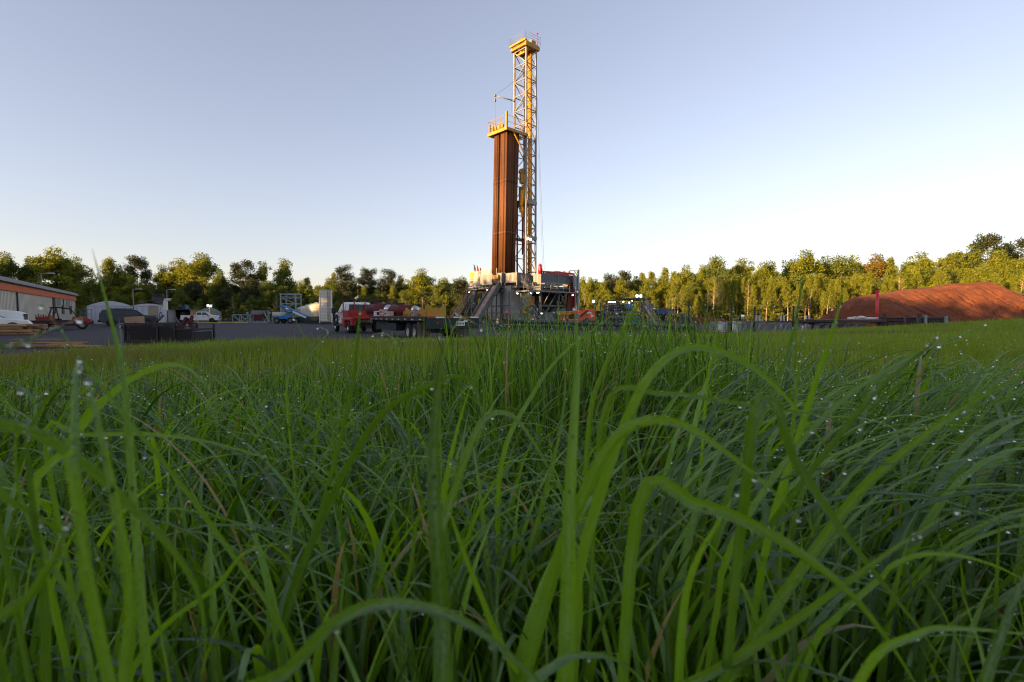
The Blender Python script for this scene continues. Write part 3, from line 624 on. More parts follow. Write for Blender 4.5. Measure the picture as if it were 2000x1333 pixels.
# crown
c = MB(); c.box((-1.45, 1.1, TOP + .2), (4.0, .35, .4)).box((-1.45, -.35, TOP + .35), (3.7, .3, .34)).box((-1.45, -.55, TOP + .95), (3.9, .3, .3)).box((-1.45, 2.7, TOP + .4), (3.7, .3, .5))
c.box((.25, 1.15, TOP + .45), (.35, 3.2, .75)).box((-3.15, 1.15, TOP + .45), (.35, 3.2, .6)); c.box((-1.45, 1.2, TOP + .75), (3.2, 3.1, .08))
c.lathe([(0, -.3), (.75, -.3), (.75, .3), (0, .3)], (-1.2, .6, TOP + 1.3), 'X', 16).lathe([(0, -.3), (.6, -.3), (.6, .3), (0, .3)], (-2.2, .6, TOP + 1.1), 'X', 16).box((-.2, 1.6, TOP + 1.2), (.7, 1.0, .7))
c.beam((-2.4, .3, TOP - .5), (-.6, .3, TOP - .5), .28).beam((-1.5, .3, TOP - .5), (-1.5, .3, TOP + .3), .3)
crown = c.build('crown_block', yellow, mo)
def railing(mb, pts, z, h=1.1, step=1.5, r=.035, mid=2):
    pts = [Vector((*p[:2], p[2] if len(p) > 2 else z)) for p in pts]
    for a, b in zip(pts, pts[1:]):
        n = max(1, round((b - a).length / step))
        for k in range(n + 1): q = a + (b - a) * k / n; mb.tube(q, q + Vector((0, 0, h)), r, n=5)
        for j in range(mid + 1): dz = Vector((0, 0, h * (j + 1) / (mid + 1))); mb.tube(a + dz, b + dz, r * .8, n=5)
b = MB(); railing(b, [(-3.4, -.6), (.45, -.6), (.45, 2.9), (-3.4, 2.9), (-3.4, -.6)], TOP + 1.0, 1.3, 1.6, .028); b.build('crown_railing', mastw, mo)
b = MB(); b.ball((-.0, 2.6, TOP + 3.1), .16).tube((0, 2.6, TOP + 1), (0, 2.6, TOP + 3), .05); b.build('beacon', taill, mo)
# gin pole sticking out to the left
b = MB(); p0 = LYp(1006, 198, -.1); p1 = P(967, 187, 89.5); p1 = RI @ p1; b.tube(p0, p1, .11, n=8).ball(p1, .22).tube(p0, p0 + (p1 - p0) * .12, .2, n=8); b.box(p1 - Vector((0, 0, .8)), (.25, .25, .5))
b.build('tugger_arm', steel_l, mo)
b = MB(); b.tube(p1, LYp(1006, 158, 0), .025, n=4).tube(p1, RI @ P(967.5, 240, 89), .02, n=4).tube(LYp(1004, 100, 0), LYp(998, 226, 0), .02, n=4); b.tube(LXp(1049, 190, 0), LXp(1063, 527, 2.5), .025, n=4).tube(LXp(1052, 300, 0), LXp(1060, 527, 2.5), .02, n=4); b.build('guy_line', steel, mo)
# top drive
b = MB(); zt = LYp(1021, 385, .8).z
b.box((-1.3, .5, zt), (1.1, 1.0, 3.2)).box((-1.3, .4, zt + 2.9), (.8, .8, 1.5)).lathe([(0, -.3), (.55, -.3), (.55, .3), (0, .3)], (-1.3, .3, zt + 4.1), 'X', 14).tube((-1.3, .4, zt - 3.6), (-1.3, .4, zt - 1), .3, n=10).box((-1.3, .4, zt - 2.3), (.9, .7, .9))
b.build('top_drive', yellow, mo, .05)
b = MB(); b.tube((-1.3, .4, zt - 10), (-1.3, .4, zt - 3.6), .12, n=8).beam((-2.3, .1, FZ), (-2.3, .1, 21), .22).box((-2.2, .2, 20.8), (.9, .6, .5)); b.build('red_standpipe', dred, mo)
# racking board
BZ = 31.6; b = MB(); x0, x1, y0, y1 = -4.2, .25, -4.7, -.1
for x in (x0, x1): b.box((x, (y0+y1)/2, BZ), (.3, y1 - y0, .45))
b.box(((x0+x1)/2, y0, BZ), (x1 - x0 + .3, .3, .5)); b.box(((x0+x1)/2, y1, BZ), (x1 - x0 + .3, .3, .4))
b.beam((.25, -3.2, BZ - .2), (.1, -.1, BZ - 3.6), .18).beam((-4.0, -3.2, BZ - .2), (-2.9, -.1, BZ - 3.6), .18)
board = b.build('racking_board', gold, rig)
b = MB()
for k in range(9): x = x0 + .3 + k * .5; b.box((x, y0 + 2.0, BZ + .25), (.1, 3.7, .18))
for k in range(3): b.box((x0 + .4, y0 + .8 + k, BZ + 1), (.5, .5, .7)); b.box((x0 + 1.6 + k * .8, y0 + .2, BZ + .7), (.5, .35, .5))
b.box((x0 + .1, y0 + .1, BZ + .9), (.25, .25, 1.6)).box((x0 + 1.0, y0 + .1, BZ + .6), (.2, .2, 1.5)).box((x0 + 2.6, y0 + .1, BZ + .6), (.2, .2, 1.5)).box((x1, y0, BZ + 1.4), (.28, .28, 2.6)); b.build('finger', yellow, board)
b = MB(); railing(b, [(x0, y1), (x0, y0), (x1, y0), (x1, y1)], BZ + .2, 2.0, 1.5, .05, 1); b.build('railing', yellow, board)
# drill floor, wind walls
def wall(mb, a, bb, z0, z1, t=.06, pitch=.32):
    a, bb = Vector((*a, 0)), Vector((*bb, 0)); d = (bb - a); n = max(2, int(d.length / (pitch / 2))); nrm = Vector((d.y, -d.x, 0)).normalized(); pts = []
    for k in range(n + 1): pts.append(a + d * k / n + nrm * (.05 if k % 2 else 0))
    for p, q in zip(pts, pts[1:]):
        v = [p + Vector((0,0,z0)), q + Vector((0,0,z0)), q + Vector((0,0,z1)), p + Vector((0,0,z1))]; v += [x - nrm * t for x in v]
        mb.add(v, [(0,1,2,3), (7,6,5,4), (3,2,6,7), (0,4,5,1)])
b = MB(); b.prism([(-9.5, -4.6), (-1.1, -4.6), (-1.1, -3.9), (1.8, -3.9), (1.8, -.7), (4.1, -.7), (4.1, 8), (-9.5, 8)], .3, 'Z', (0, 0, FZ - .3)); b.box((1.5, 3.7, FZ - .9), (5, 8.5, .6)).box((-5, -2.5, FZ - .9), (8, 4, .6))
floor = b.build('drill_floor', steel, rig)
for nm, a, bb, z0, z1, m in [('a', (-6.8, -4.72), (-3.2, -4.72), 6.5, 8.2, corr), ('b', (-2.2, -4.72), (-1.0, -4.72), 6.75, 8.35, corr), ('c', (-1.0, -4.72), (-1.0, -3.95), 6.75, 8.3, corr), ('d', (-1.0, -3.95), (1.9, -3.95), 6.85, 8.3, corr),
    ('e', (1.9, -3.95), (1.9, -.72), 6.85, 8.2, corr), ('f', (1.9, -.72), (4.2, -.72), 6.8, 8.2, corr), ('g', (4.2, -.72), (4.2, 8.1), 6.75, 8.25, corr), ('h', (-6.9, -4.4), (-4.2, -4.4), 8.2, 9.1, roofw), ('i', (-9.6, 8), (4.2, 8), 6.6, 8.2, corr), ('j', (-9.6, 8), (-9.6, -4.6), 6.6, 8.2, corr)]:
    q = MB(); wall(q, a, bb, z0, z1); q.build('wind_wall', m, rig)
b = MB()
for x, y, zz in ((4.2, -.72, 8.3), (1.9, -.72, 8.3), (1.9, -3.95, 8.4), (-1.0, -3.95, 8.4), (-1, -4.72, 8.4), (-2.2, -4.72, 9.2), (-3.3, -4.72, 8.4), (4.2, 3.5, 8.3), (4.2, 8.1, 8.3)): b.box((x + .03, y - .03, (zz + 6.2) / 2), (.16, .16, zz - 6.2))
b.box((4.26, 3.7, 6.7), (.12, 8.8, .22)).box((.45, -4.0, 6.78), (2.9, .14, .2)); b.build('wall_post', steel_l, rig)
# company sign
b = MB(); b.box((-8.15, -4.8, 7.75), (2.6, .1, 2.5)); sign = b.build('sign_board', M('sign_white', (.30, .29, .27), .5, var=.05), rig)
b = MB(); b.prism([(-.45, .35), (-.25, .52), (.25, .52), (.45, .35), (.40, -.25), (.12, -.42), (0, -.62), (-.12, -.42), (-.40, -.25)], .04, 'Y', (-8.75, -4.88, 8.35)); b.build('emblem', M('emblem_gold', (.72, .40, .03), .5, var=.4, scale=4, rgb2=(.25, .14, .02)), sign)
b = MB()
for (u, v, w2, h2) in ((-9.05, 6.98, .55, .1), (-9.05, 7.32, .55, .1), (-9.28, 7.15, .1, .4), (-8.82, 7.15, .1, .4), (-9.0, 7.15, .16, .14), (-8.62, 7.15, .09, .44), (-8.5, 7.25, .09, .3)): b.box((u, -4.87, v), (w2, .03, h2))
b.box((-8.7, -4.87, 7.62), (1.1, .02, .05)); b.build('lettering', dred, sign)
b = MB(); b.box((-7.35, -4.87, 8.45), (.75, .03, .8)); b.build('poster', M('poster_pink', (.55, .30, .26), .6, var=.5, scale=3, rgb2=(.6, .5, .45)), sign)
for i, (px, py0, py1, m) in enumerate([(929, 534, 515, dgrey), (935, 533, 517, red), (941, 533, 521, dred), (924, 533, 529, dgrey)]):
    a = LYp(px, py0 + 2, -4.3); t = a + Vector((-.55, 0, (py0 - py1) * .092)); q = MB(); q.tube(a - Vector((0, 0, .8)), t, .035, n=5); fo = q.build('flagpole', steel, rig)
    if i < 3:
        q = MB(); ps = []; 
        for k in range(7): u = k / 6; ps.append((t.x + .05 + u * .55, t.y + .1 * math.sin(u * 6), t.z - u * .6))
        vs = [Vector(p) for p in ps] + [Vector(p) - Vector((-.15 * (k / 6), 0, .95)) for k, p in enumerate(ps)]; vs2 = vs + [v + Vector((0, .02, 0)) for v in vs]
        q.add(vs2, [(k, k + 1, k + 8, k + 7) for k in range(6)] + [(k + 14, k + 21, k + 22, k + 15) for k in range(6)]); q.build('flag', m, fo)
# V-door slide
def frame_of(pA, pB, w):
    d = (pB - pA); l = d.length; z = d / l; x = Vector((1, 0, 0)); x = (x - z * x.dot(z)).normalized(); return z, x, z.cross(x)
pa = LYp(969, 557, -4.9) ; pb = RI @ P(925, 629, 79.5)
q = MB(); z_, x_, n_ = frame_of(pa, pb, 1)
m4 = Matrix((x_, n_, z_)).transposed().to_4x4(); L_ = (pb - pa).length
q.box((pa + pb) / 2, (1.5, .12, L_), M4=m4); slide = q.build('pipe_slide', M('slide_worn', (.40, .27, .21), .6, .2, var=.5, scale=1.5, rgb2=(.25, .16, .14)), rig)
q = MB()
for s_ in (-1, 1): q.box((pa + pb) / 2 + x_ * s_ * .85, (.2, .75, L_), M4=m4)
q.box((pa + pb) / 2 + x_ * 0 - Vector((0, 0, .5)), (1.5, .2, L_), M4=m4); q.build('slide_side', steel, slide)
q = MB(); q.box(pa + Vector((0, .2, .7)), (1.6, .5, .9)).box(pa + Vector((-.9, .1, .2)), (.3, .4, 1.6)).box(pa + Vector((.1, 1.2, 1.6)), (1.2, .6, 1.0)); q.build('pipe_door', dgrey, rig)
q = MB(); q.box(pa + Vector((.2, -.1, 1.3)), (1.3, .5, .6)); q.build('door_guard', gold, rig)
# substructure boxes
q = MB(); q.box((-3.35, -3.2, 3.15), (3.3, 2.4, 5.2)).box((-.45, -3.0, 3.4), (2.0, 2.2, 5.6)); q.box((-5.9, -2.4, 3.0), (1.6, 2, 5.4)); box_ = q.build('substructure_tank', silver, rig, .04)
q = MB()
for x in (-5.0, -3.8, -2.65, -1.5, .6): q.box((x, -4.48, 2.7), (.12, .12, 5.2))
q.box((-2.4, -4.5, 2.9), (6, .1, .12)); railing(q, [(-6.0, -4.9), (.5, -4.9)], .35, 1.4, 1.3, .04, 1); q.box((-2.8, -4.8, .25), (7.4, .5, .3)); q.build('tank_frame', steel, rig)
q = MB()
for (x, y) in ((4.0, -.6), (4.0, 3.8), (4.0, 8), (-9.4, -4.3), (-9.4, 8), (-6.9, -4.3), (1.8, 8)): q.box((x, y, 3.1), (.32, .32, 6.2))
q.beam((4, -.6, .3), (4, 3.8, 5.6), .18).beam((4, 3.8, 5.6), (4, 8, .3), .18).beam((4, -.6, 5.6), (-1, 3, .5), .2)
q.box((-2.5, -.4, .2), (13, .4, .4)).box((4, 3.8, .2), (.5, 9, .4)).box((-2.5, 8, .2), (13, .4, .4)).box((1.2, 3.8, 3.0), (5.8, .2, .2)).box((3.9, 3.8, 2.9), (.2, 8.6, .25))
for k in range(5): q.box((1.2, -.4 + k * 2, 5.7), (6, .2, .35))
q.box((-2, 4, 5.9), (13, 8, .12)); q.build('substructure', steel, rig)
q = MB(); q.lathe([(0, 0), (.55, 0), (.55, .6), (.35, .6), (.35, 1.0), (.6, 1.0), (.6, 1.9), (.4, 1.9), (.4, 2.3), (.65, 2.3), (.65, 3.0), (.3, 3.0), (.3, 4.2), (0, 4.2)], (1.4, 2.6, .3), n=18); q.tube((.4, 2.6, 1.8), (2.5, 2.6, 1.8), .3).tube((.5, 2.6, 3.0), (2.3, 2.6, 3.0), .28); q.build('blowout_preventer', dgrey, rig)
q = MB(); q.lathe([(0, -1.6), (.9, -1.6), (1.1, -1.3), (1.1, 1.3), (.9, 1.6), (0, 1.6)], (2.7, 5.6, 1.5), 'Y', 22).box((2.5, 2.6, 1.0), (1.4, 2.6, 1.6)).box((2.2, 5.5, .3), (2.6, 4, .5)); q.build('winch_drum', M('grey_green_paint', (.20, .24, .23), .5, .2, var=.4), rig)
q = MB(); yb = LXp(1038, 588, 2.2); q.box(yb, (.5, .95, 1.6)); q.build('control_box', yellow, rig, .03)
q = MB(); q.box((-1.0, 6.6, 3.2), (8, .3, 4.6)).box((.2, 4.5, 1.4), (1.5, 2.5, 2.2)).box((1.3, 6.0, 4.0), (1.2, 1.6, 1.3)); q.build('machinery', dgrey, rig)
# platform on the right with stairs
q = MB(); pA = LXp(1013, 564, 4.9); yA = pA.y; zP = 5.15
q.box((5.2, -2.5, zP), (1.4, 4.6, .25)).box((5.1, 3.8, zP), (1.1, 8.6, .22)).box((3.4, -2.8, zP), (2.6, 3.2, .2)); q.beam((4.2, 2, zP - .1), (5.6, 2, zP - .1), .1)
q.beam((4.1, 0, 3), (5.6, 0, zP), .12).beam((4.1, 4, 3), (5.6, 4, zP), .12); plat = q.build('walkway', steel_l, rig)
q = MB(); railing(q, [(4.4, -4.9), (5.95, -4.9), (5.95, -.2)], zP, 1.1, 1.1, .035, 1); railing(q, [(5.7, 0), (5.7, 8)], zP, 1.1, 1.6, .035, 1); q.build('walkway_railing', steel_l, plat)
def stair(name, a, b, wv, m, mr, parent=rig, n=14, rails=True, rh=1.0):
    a, b, wv = Vector(a), Vector(b), Vector(wv); q = MB()
    for s_ in (0, 1): q.beam(a + wv * s_, b + wv * s_, .07, .25)
    for k in range(n): p = a + (b - a) * (k + .5) / n; q.beam(p, p + wv, .22, .05)
    o = q.build(name, m, parent)
    if rails:
        q = MB()
        for s_ in (0, 1):
            for j in (.55, 1.0): q.tube(a + wv * s_ + Vector((0, 0, rh * j)), b + wv * s_ + Vector((0, 0, rh * j)), .035, n=5)
            for k in range(5): p = a + (b - a) * k / 4 + wv * s_; q.tube(p, p + Vector((0, 0, rh)), .03, n=5)
        q.build('handrail', mr, o)
    return o
pt = RM @ Vector((5.2, -3.8, zP))
def lp(px, py, x): return LXp(px, py, x)
stair('stairs', lp(1018, 549, 4.6), lp(1031, 565, 4.6), (.9, 0, 0), steel_l, steel_l, n=8)
stair('stairs', lp(1033, 571, 5.2), lp(1012, 604, 5.2), (.9, 0, 0), steel_l, steel_l, n=12)
stair('stairs', lp(1027, 601, 6.3), lp(1050, 633, 6.3), (1.3, 0, 0), steel_l, steel_l, n=12)
q = MB(); q.box(lp(1018, 603, 5.6), (1.6, 2.6, .15)); q.box(lp(1018, 620, 4.9), (1.5, 2.6, 1.3)); q.build('landing', steel_l, rig)
# left stairs with yellow rails and a landing with cable coils
ls = stair('stairs', RI @ P(911, 576, 91.0), RI @ P(880, 622, 85.0), RM.inverted().to_3x3() @ Vector((.95, .55, 0)), M('stair_tread', (.42, .38, .36), .6, var=.3), yellow, n=20, rh=1.05)
q = MB(); a = RI @ P(922, 568, 90); q.box(a + Vector((.6, .4, .1)), (3.6, 1.4, .18)); bq = RI @ P(921, 600, 88); q.box(bq, (2.2, 1.2, .14)); 
for px in (912, 930): p = RI @ P(px, 570, 89); q.beam(p, Vector((p.x, p.y, .1)), .12)
q.beam(RI @ P(912, 600, 88), RI @ P(903, 628, 86), .15).beam(RI @ P(930, 570, 89), RI @ P(905, 628, 86), .12)
q.box(RI @ P(927, 584, 90.5), (.75, .6, 2.7)); lo_ = q.build('landing', steel, rig)
q = MB(); railing(q, [tuple(bq + Vector((-1.0, -.6, .1))), tuple(bq + Vector((1.0, -.6, .1)))], 0, 1.0, .8, .03, 2); railing(q, [tuple(a + Vector((-1.2, -.3, .2))), tuple(a + Vector((2.4, -.3, .2)))], 0, .9, .9, .03, 1); q.build('landing_railing', steel_l, lo_)
q = MB()
for k in range(5):
    cc = RI @ P(921 + k * 6, 562.5, 90); ring = [cc + Vector((.45 * math.cos(t), .1 * k * 0, .42 * math.sin(t))) for t in np.linspace(0, 2 * math.pi, 13)]; q.path(ring, .06, 5)
q.tube(RI @ P(915, 563, 90), RI @ P(951, 559, 90), .18, n=8); q.build('cable_coil', M('cable_grey', (.5, .5, .47), .5, var=.3), rig)
# red arms over the wind wall, right post
q = MB(); q.lathe([(0, 0), (.35, 0), (.4, .7), (.28, 1.1), (.3, 1.4), (0, 1.7)], LXp(1055, 535, 4.1), n=12)
q.beam(LXp(1057, 530, 4.0), LXp(1122, 535, 4.4), .16).beam(LXp(1066, 533, 4.0), LXp(1110, 537, 4.2), .35, .5).tube(LXp(1085, 531, 4.), LXp(1118, 536, 4.), .16).beam(LXp(1121, 535, 4.6), LXp(1121, 622, 4.6), .22).beam(LXp(1107, 556, 4.6), LXp(1121, 556, 4.6), .15)
for k in range(6): q.ball(LXp(1062 + k * 10, 532, 4.1), .22, 6)
for py in (541, 546): q.beam(LXp(1110, py, 4.5), LXp(1121, py, 4.5), .08)
q.build('raising_arm', red, rig)
q = MB(); P1, P2, P3, P4 = LXp(1119, 552, 4.5), LXp(1120.5, 616, 4.5), LXp(1107, 606, 4.5), LXp(1112, 555, 4.5)
q.prism([(p.y, p.z) for p in (P1, P2, P3, P4)], .3, 'X', (4.35, 0, 0)); q.build('red_leg', dred, rig)
q = MB(); pp = LXp(1128.5, 527, 5.0); q.box((pp.x, pp.y, pp.z / 2), (.4, .4, pp.z)).beam((pp.x, pp.y, pp.z - .1), LXp(1112, 529, 5.0), .1).beam((pp.x, pp.y, pp.z - 1.2), LXp(1122, 530, 5.0), .12).box(LXp(1123, 552, 5.0), (.3, .6, 2.2)); q.build('side_post', bluegrey, rig)
# lit lamps on the rig
for px, py, x in ((1036.5, 571.5, 5.5), (1050.5, 571, 5.5), (1118.8, 576, 5.6), (1057.5, 611.5, 4.6), (1010.5, 572.5, 4.2)):
    c_ = LXp(px, py, x); q = MB(); q.lathe([(.06, .25), (.24, 0), (.26, -.03)], c_, 'Z', 10); lo = q.build('floodlight', dgrey, rig); q = MB(); q.ball(c_ - Vector((0, 0, .03)), .17 if px != 1050.5 else .22, 8); q.build('bulb', lampw, lo)
for px, py in ((916.5, 570.5), (951.5, 565.5), (997.5, 559.5)):
    c_ = RI @ P(px, py, 85.5); q = MB(); q.lathe([(.06, .22), (.2, 0), (.22, -.03)], c_, 'Z', 10); lo = q.build('floodlight', dgrey, rig); q = MB(); q.ball(c_ - Vector((0, 0, .03)), .11, 8); q.build('bulb', lampw, lo)
for px, py in ((1031.5, 466.5), (1036.5, 468.5)):
    c_ = LXp(px, py, .3); q = MB(); q.box(c_ + Vector((0, .15, 0)), (.3, .1, .4)); lo = q.build('floodlight', dgrey, rig); q = MB(); q.ball(c_, .2, 8); q.build('bulb', lampw, lo)
# racked drill pipe: every stand a thing
rn_ = rust.node_tree; oi = rn_.nodes.new('ShaderNodeObjectInfo'); hv_ = rn_.nodes.new('ShaderNodeHueSaturation'); mr_ = rn_.nodes.new('ShaderNodeMapRange'); mr_.inputs['To Min'].default_value = .30; mr_.inputs['To Max'].default_value = 1.55
rn_.links.new(oi.outputs['Random'], mr_.inputs['Value']); rn_.links.new(mr_.outputs[0], hv_.inputs['Value']); rn_.links.new(rn_.nodes['Color Ramp'].outputs[0], hv_.inputs['Color']); rn_.links.new(hv_.outputs[0], rn_.nodes['Principled BSDF'].inputs['Base Color'])
pm = MB(); LP = 25.5; pm.tube((0, 0, 0), (0, 0, LP), .066, n=7)
for k in range(4): z = min(LP - .25, k * LP / 3 + .0); pm.tube((0, 0, z), (0, 0, z + .45), .083, n=7)
pm2 = pm.mesh('drill_pipe', rust)
def stands(xa, xb, nx, grp, lab):
    for i in range(nx):
        for j in range(15):
            if 1 < i < nx - 2 and 1 < j: continue
            fx, fy = i / (nx - 1), j / 14; xt = xa + (xb - xa) * fx; yt = -4.2 + 2.75 * fy
            xbm = xt * 1.08 - .95 ; ybm = -3.9 + 2.2 * fy
            a = RM @ Vector((xbm, ybm, FZ + .05)); t = RM @ Vector((xt, yt, FZ + LP)); o = bpy.data.objects.new('drill_pipe', pm2); C.objects.link(o); o.location = a + Vector((0, 0, random.uniform(0, .15)))
            o.rotation_mode = 'QUATERNION'; o.rotation_quaternion = (t - a).to_track_quat('Z', 'Y'); tag(o, lab, 'drill pipe', grp)
stands(-3.25, -2.2, 7, 'drill pipe in the left rack block', 'rust-brown stand of drill pipe in the left upright bundle on the rig')
stands(-1.72, -.23, 10, 'drill pipe in the right rack block', 'rust-brown stand of drill pipe in the right upright bundle on the rig')
# ---------------------------------------------------------------- vehicles
def wheel(parent, c, r, w, rim=chrome, side=1, dual=False):
    q = MB(); q.lathe([(r * .55, -w/2), (r * .86, -w/2), (r, -w * .34), (r, w * .34), (r * .86, w/2), (r * .55, w/2)], c, 'Y', 22)
    t = q.build('wheel', rubber, parent); q = MB(); o = w * .40 * side
    q.lathe([(r * .58, -w * .4), (r * .60, w * .4)], c, 'Y', 20); q.lathe([(0, o * .5), (r * .25, o * .6), (r * .52, o * .35), (r * .58, o)], c, 'Y', 20)
    for k in range(6): a = k * 1.047; q.box((c[0] + r * .36 * math.cos(a), c[1] - o * .72 * 1, c[2] + r * .36 * math.sin(a)), (r * .12, abs(o) * .3, r * .12))
    q.build('rim', rim, t); return t
def vehicle(name, loc, hd, label, cat, L, H, prof, wins, mat, wheels, half, tuck=.80, belt=None, extra=None, wr=.38, rim=chrome, group=None):
    """prof: side outline (x,z) in metres; hd: heading vector"""
    t = thing(name, loc, label, cat, group, math.atan2(hd[1], hd[0])); belt = belt or H * .58
    wf = lambda a, b: 1 - (1 - tuck) * max(0, min(1, (b - belt) / (H - belt)))
    q = MB(); q.prism(prof, 2 * half, 'Y', wf=wf); q.build('body', mat, t, .05)
    for w_ in wins:
        q = MB()
        if len(w_) == 4 and isinstance(w_[0], tuple):
            for s in (-1, 1):
                q = MB(); v = [(a, s * (half * wf(a, b) + .012), b) for a, b in w_]; v += [(a, s * (half * wf(a, b) - .05), b) for a, b in w_]; q.add(v, [(0,1,2,3), (7,6,5,4), (0,4,5,1), (1,5,6,2), (2,6,7,3), (3,7,4,0)]); q.build('side_window', glass, t)
        else:
            nm, (xa, za), (xb, zb) = w_; n = Vector((zb - za, 0, xa - xb)).normalized() * (.015 if zb > za else -.015); 
            if nm == 'windshield': n = Vector((abs(n.x), 0, abs(n.z)))
            else: n = Vector((-abs(n.x), 0, abs(n.z)))
            ya, yb = half * wf(xa, za) * .88, half * wf(xb, zb) * .88
            v = [Vector((xa, -ya, za)) + n, Vector((xa, ya, za)) + n, Vector((xb, yb, zb)) + n, Vector((xb, -yb, zb)) + n]; v += [p - n * 3 for p in v]
            q.add(v, [(0,1,2,3), (7,6,5,4), (0,4,5,1), (1,5,6,2), (2,6,7,3), (3,7,4,0)]); q.build(nm, glass, t)
    for x in wheels:
        for s in (-1, 1):
            wheel(t, (x, s * (half - .10), wr), wr, .24, rim, -s)
            q = MB(); q.lathe([(wr * 1.22, -.06), (wr * 1.02, .06)], (x, s * (half + .0), wr + .03), 'Y', 20); q.lathe([(0, 0), (wr * 1.16, 0)], (x, s * (half + .004), wr + .03), 'Y', 20); q.build('wheel_arch', black, t)
    if extra: extra(t, half, wf)
    return t
pk_prof = [(-2.9,.55),(-2.95,.75),(-2.92,1.28),(-.75,1.30),(-.70,1.32),(-.55,1.85),(-.2,1.93),(.55,1.92),(.85,1.85),(1.45,1.34),(2.45,1.22),(2.72,1.12),(2.8,.9),(2.82,.55),(2.5,.42),(-2.5,.45)]
def pk_extra(t, half, wf):
    q = MB(); q.box((-1.85, 0, 1.315), (2.0, 1.5, .05)); q.build('truck_bed', black, t)
    q = MB(); q.box((2.84, 0, .52), (.14, 1.8, .26)).box((-3.0, 0, .55), (.14, 1.8, .2)); q.build('bumper', chrome, t, .03)
    q = MB(); q.box((2.79, 0, .93), (.08, 1.15, .34)); q.build('grille', black, t)
    for s in (-1, 1):
        q = MB(); q.box((2.70, s * .8, .95), (.2, .34, .26)); q.build('headlight', M('lamp_lens', (.6, .6, .62), .15, var=.1), t, .03)
        q = MB(); q.box((-2.90, s * .86, 1.05), (.1, .16, .42)); q.build('tail_light', taill, t, .02)
        q = MB(); q.box((1.2, s * (half + .14), 1.32), (.12, .24, .2)); q.build('mirror', black, t, .03)
        q = MB(); q.box((.5, s * (half + .008), 1.1), (.22, .03, .05)); q.box((-.62, s * (half + .004), .95), (.02, .02, .75)).box((1.25, s * (half + .004), .95), (.02, .02, .75)); q.build('door_seam', black, t)
def at(px, Y, py=None): p = P(px, 630, Y); return (PX(px, Y, .5), Y, float(zg(PX(px, Y, .5), Y)))
hdv = Vector((.95, .30)).normalized()
wp = at(394, 88)
vehicle('pickup_truck', wp, hdv, 'white pickup truck parked side-on in front of the blue-grey arched shed', 'pickup truck', 5.9, 1.93, pk_prof,
    [[(-.55,1.36),(.2,1.36),(.2,1.80),(-.45,1.80)], [(.28,1.36),(1.28,1.36),(.80,1.80),(.28,1.80)], ('windshield', (1.43,1.37), (.88,1.84)), ('rear_window', (-.72,1.4), (-.57,1.8))], white, (-1.9, 1.75), .98, extra=pk_extra, wr=.39)
suv_prof = [(-2.6,.5),(-2.66,.75),(-2.62,1.2),(-2.45,1.75),(-2.25,1.88),(-1.0,1.96),(.3,1.93),(.75,1.82),(1.35,1.30),(2.3,1.18),(2.62,1.05),(2.68,.75),(2.65,.5),(2.3,.38),(-2.3,.4)]
def suv_extra(t, half, wf):
    q = MB(); q.box((2.68, 0, .55), (.16, 1.85, .26)).box((-2.68, 0, .6), (.2, 1.85, .28)); q.build('bumper', navy, t, .05)
    q = MB(); q.box((-.8, .62, 2.0), (2.4, .05, .06)).box((-.8, -.62, 2.0), (2.4, .05, .06)); q.build('roof_rail', black, t)
    for s in (-1, 1):
        q = MB(); q.box((2.48, s * .78, 1.0), (.32, .36, .22)); q.build('headlight', M('lamp_lens', (.6, .6, .62), .15, var=.1), t, .04)
        q = MB(); q.box((-2.60, s * .84, 1.25), (.12, .16, .5)); q.build('tail_light', taill, t, .02)
        q = MB(); q.box((1.05, s * (half + .12), 1.32), (.14, .24, .18)); q.build('mirror', navy, t, .03)
        q = MB()
        for x in (-1.35, -.32, .75): q.box((x, s * (half + .004), .9), (.02, .02, .8))
        q.build('door_seam', black, t)
sv = at(252, 59)
vehicle('dark_suv', sv, (.80, .60), 'dark navy SUV parked between the white arched tent and the black skid basket', 'SUV', 5.3, 1.96, suv_prof,
    [[(-2.35,1.32),(-1.45,1.32),(-1.45,1.78),(-2.25,1.74)], [(-1.35,1.32),(-.38,1.32),(-.38,1.82),(-1.35,1.80)], [(-.28,1.32),(1.05,1.32),(.62,1.76),(-.28,1.82)], ('windshield', (1.33,1.33), (.78,1.81)), ('rear_window', (-2.60,1.32), (-2.44,1.72))], navy, (-1.6, 1.65), .98, extra=suv_extra, wr=.40)
# white trucks at the left edge
wt = (-38.0, 35.2, 0)
vehicle('pickup_truck', wt, (.80, .60), 'white pickup truck cut by the left edge of the photo, behind the lumber pile', 'pickup truck', 5.9, 1.93, [(x, z * 1.03) for x, z in pk_prof],
    [[(-.55,1.42),(.2,1.42),(.2,1.86),(-.45,1.86)], [(.28,1.42),(1.28,1.42),(.80,1.86),(.28,1.86)], ('windshield', (1.43,1.42), (.88,1.90))], white, (-1.9, 1.75), 1.0, extra=pk_extra, wr=.41).scale = (1.2, 1.2, 1.2)
sd_prof = [(-2.3,.4),(-2.35,.8),(-2.2,1.0),(-1.6,1.05),(-1.0,1.42),(.1,1.46),(1.0,1.0),(2.1,.85),(2.3,.6),(2.25,.35),(-2.1,.3)]
wt2 = at(-28, 34.5)
vehicle('white_car', wt2, (.78, .62), 'low white car whose hood shows just above the lumber pile', 'car', 4.6, 1.46, sd_prof, [[(-1.1,1.05),(-.35,1.05),(-.35,1.38),(-.9,1.38)], [(-.28,1.05),(.75,1.05),(.15,1.38),(-.28,1.38)], ('windshield', (.98,1.03), (.15,1.44))], white, (-1.4, 1.4), .9, wr=.33)
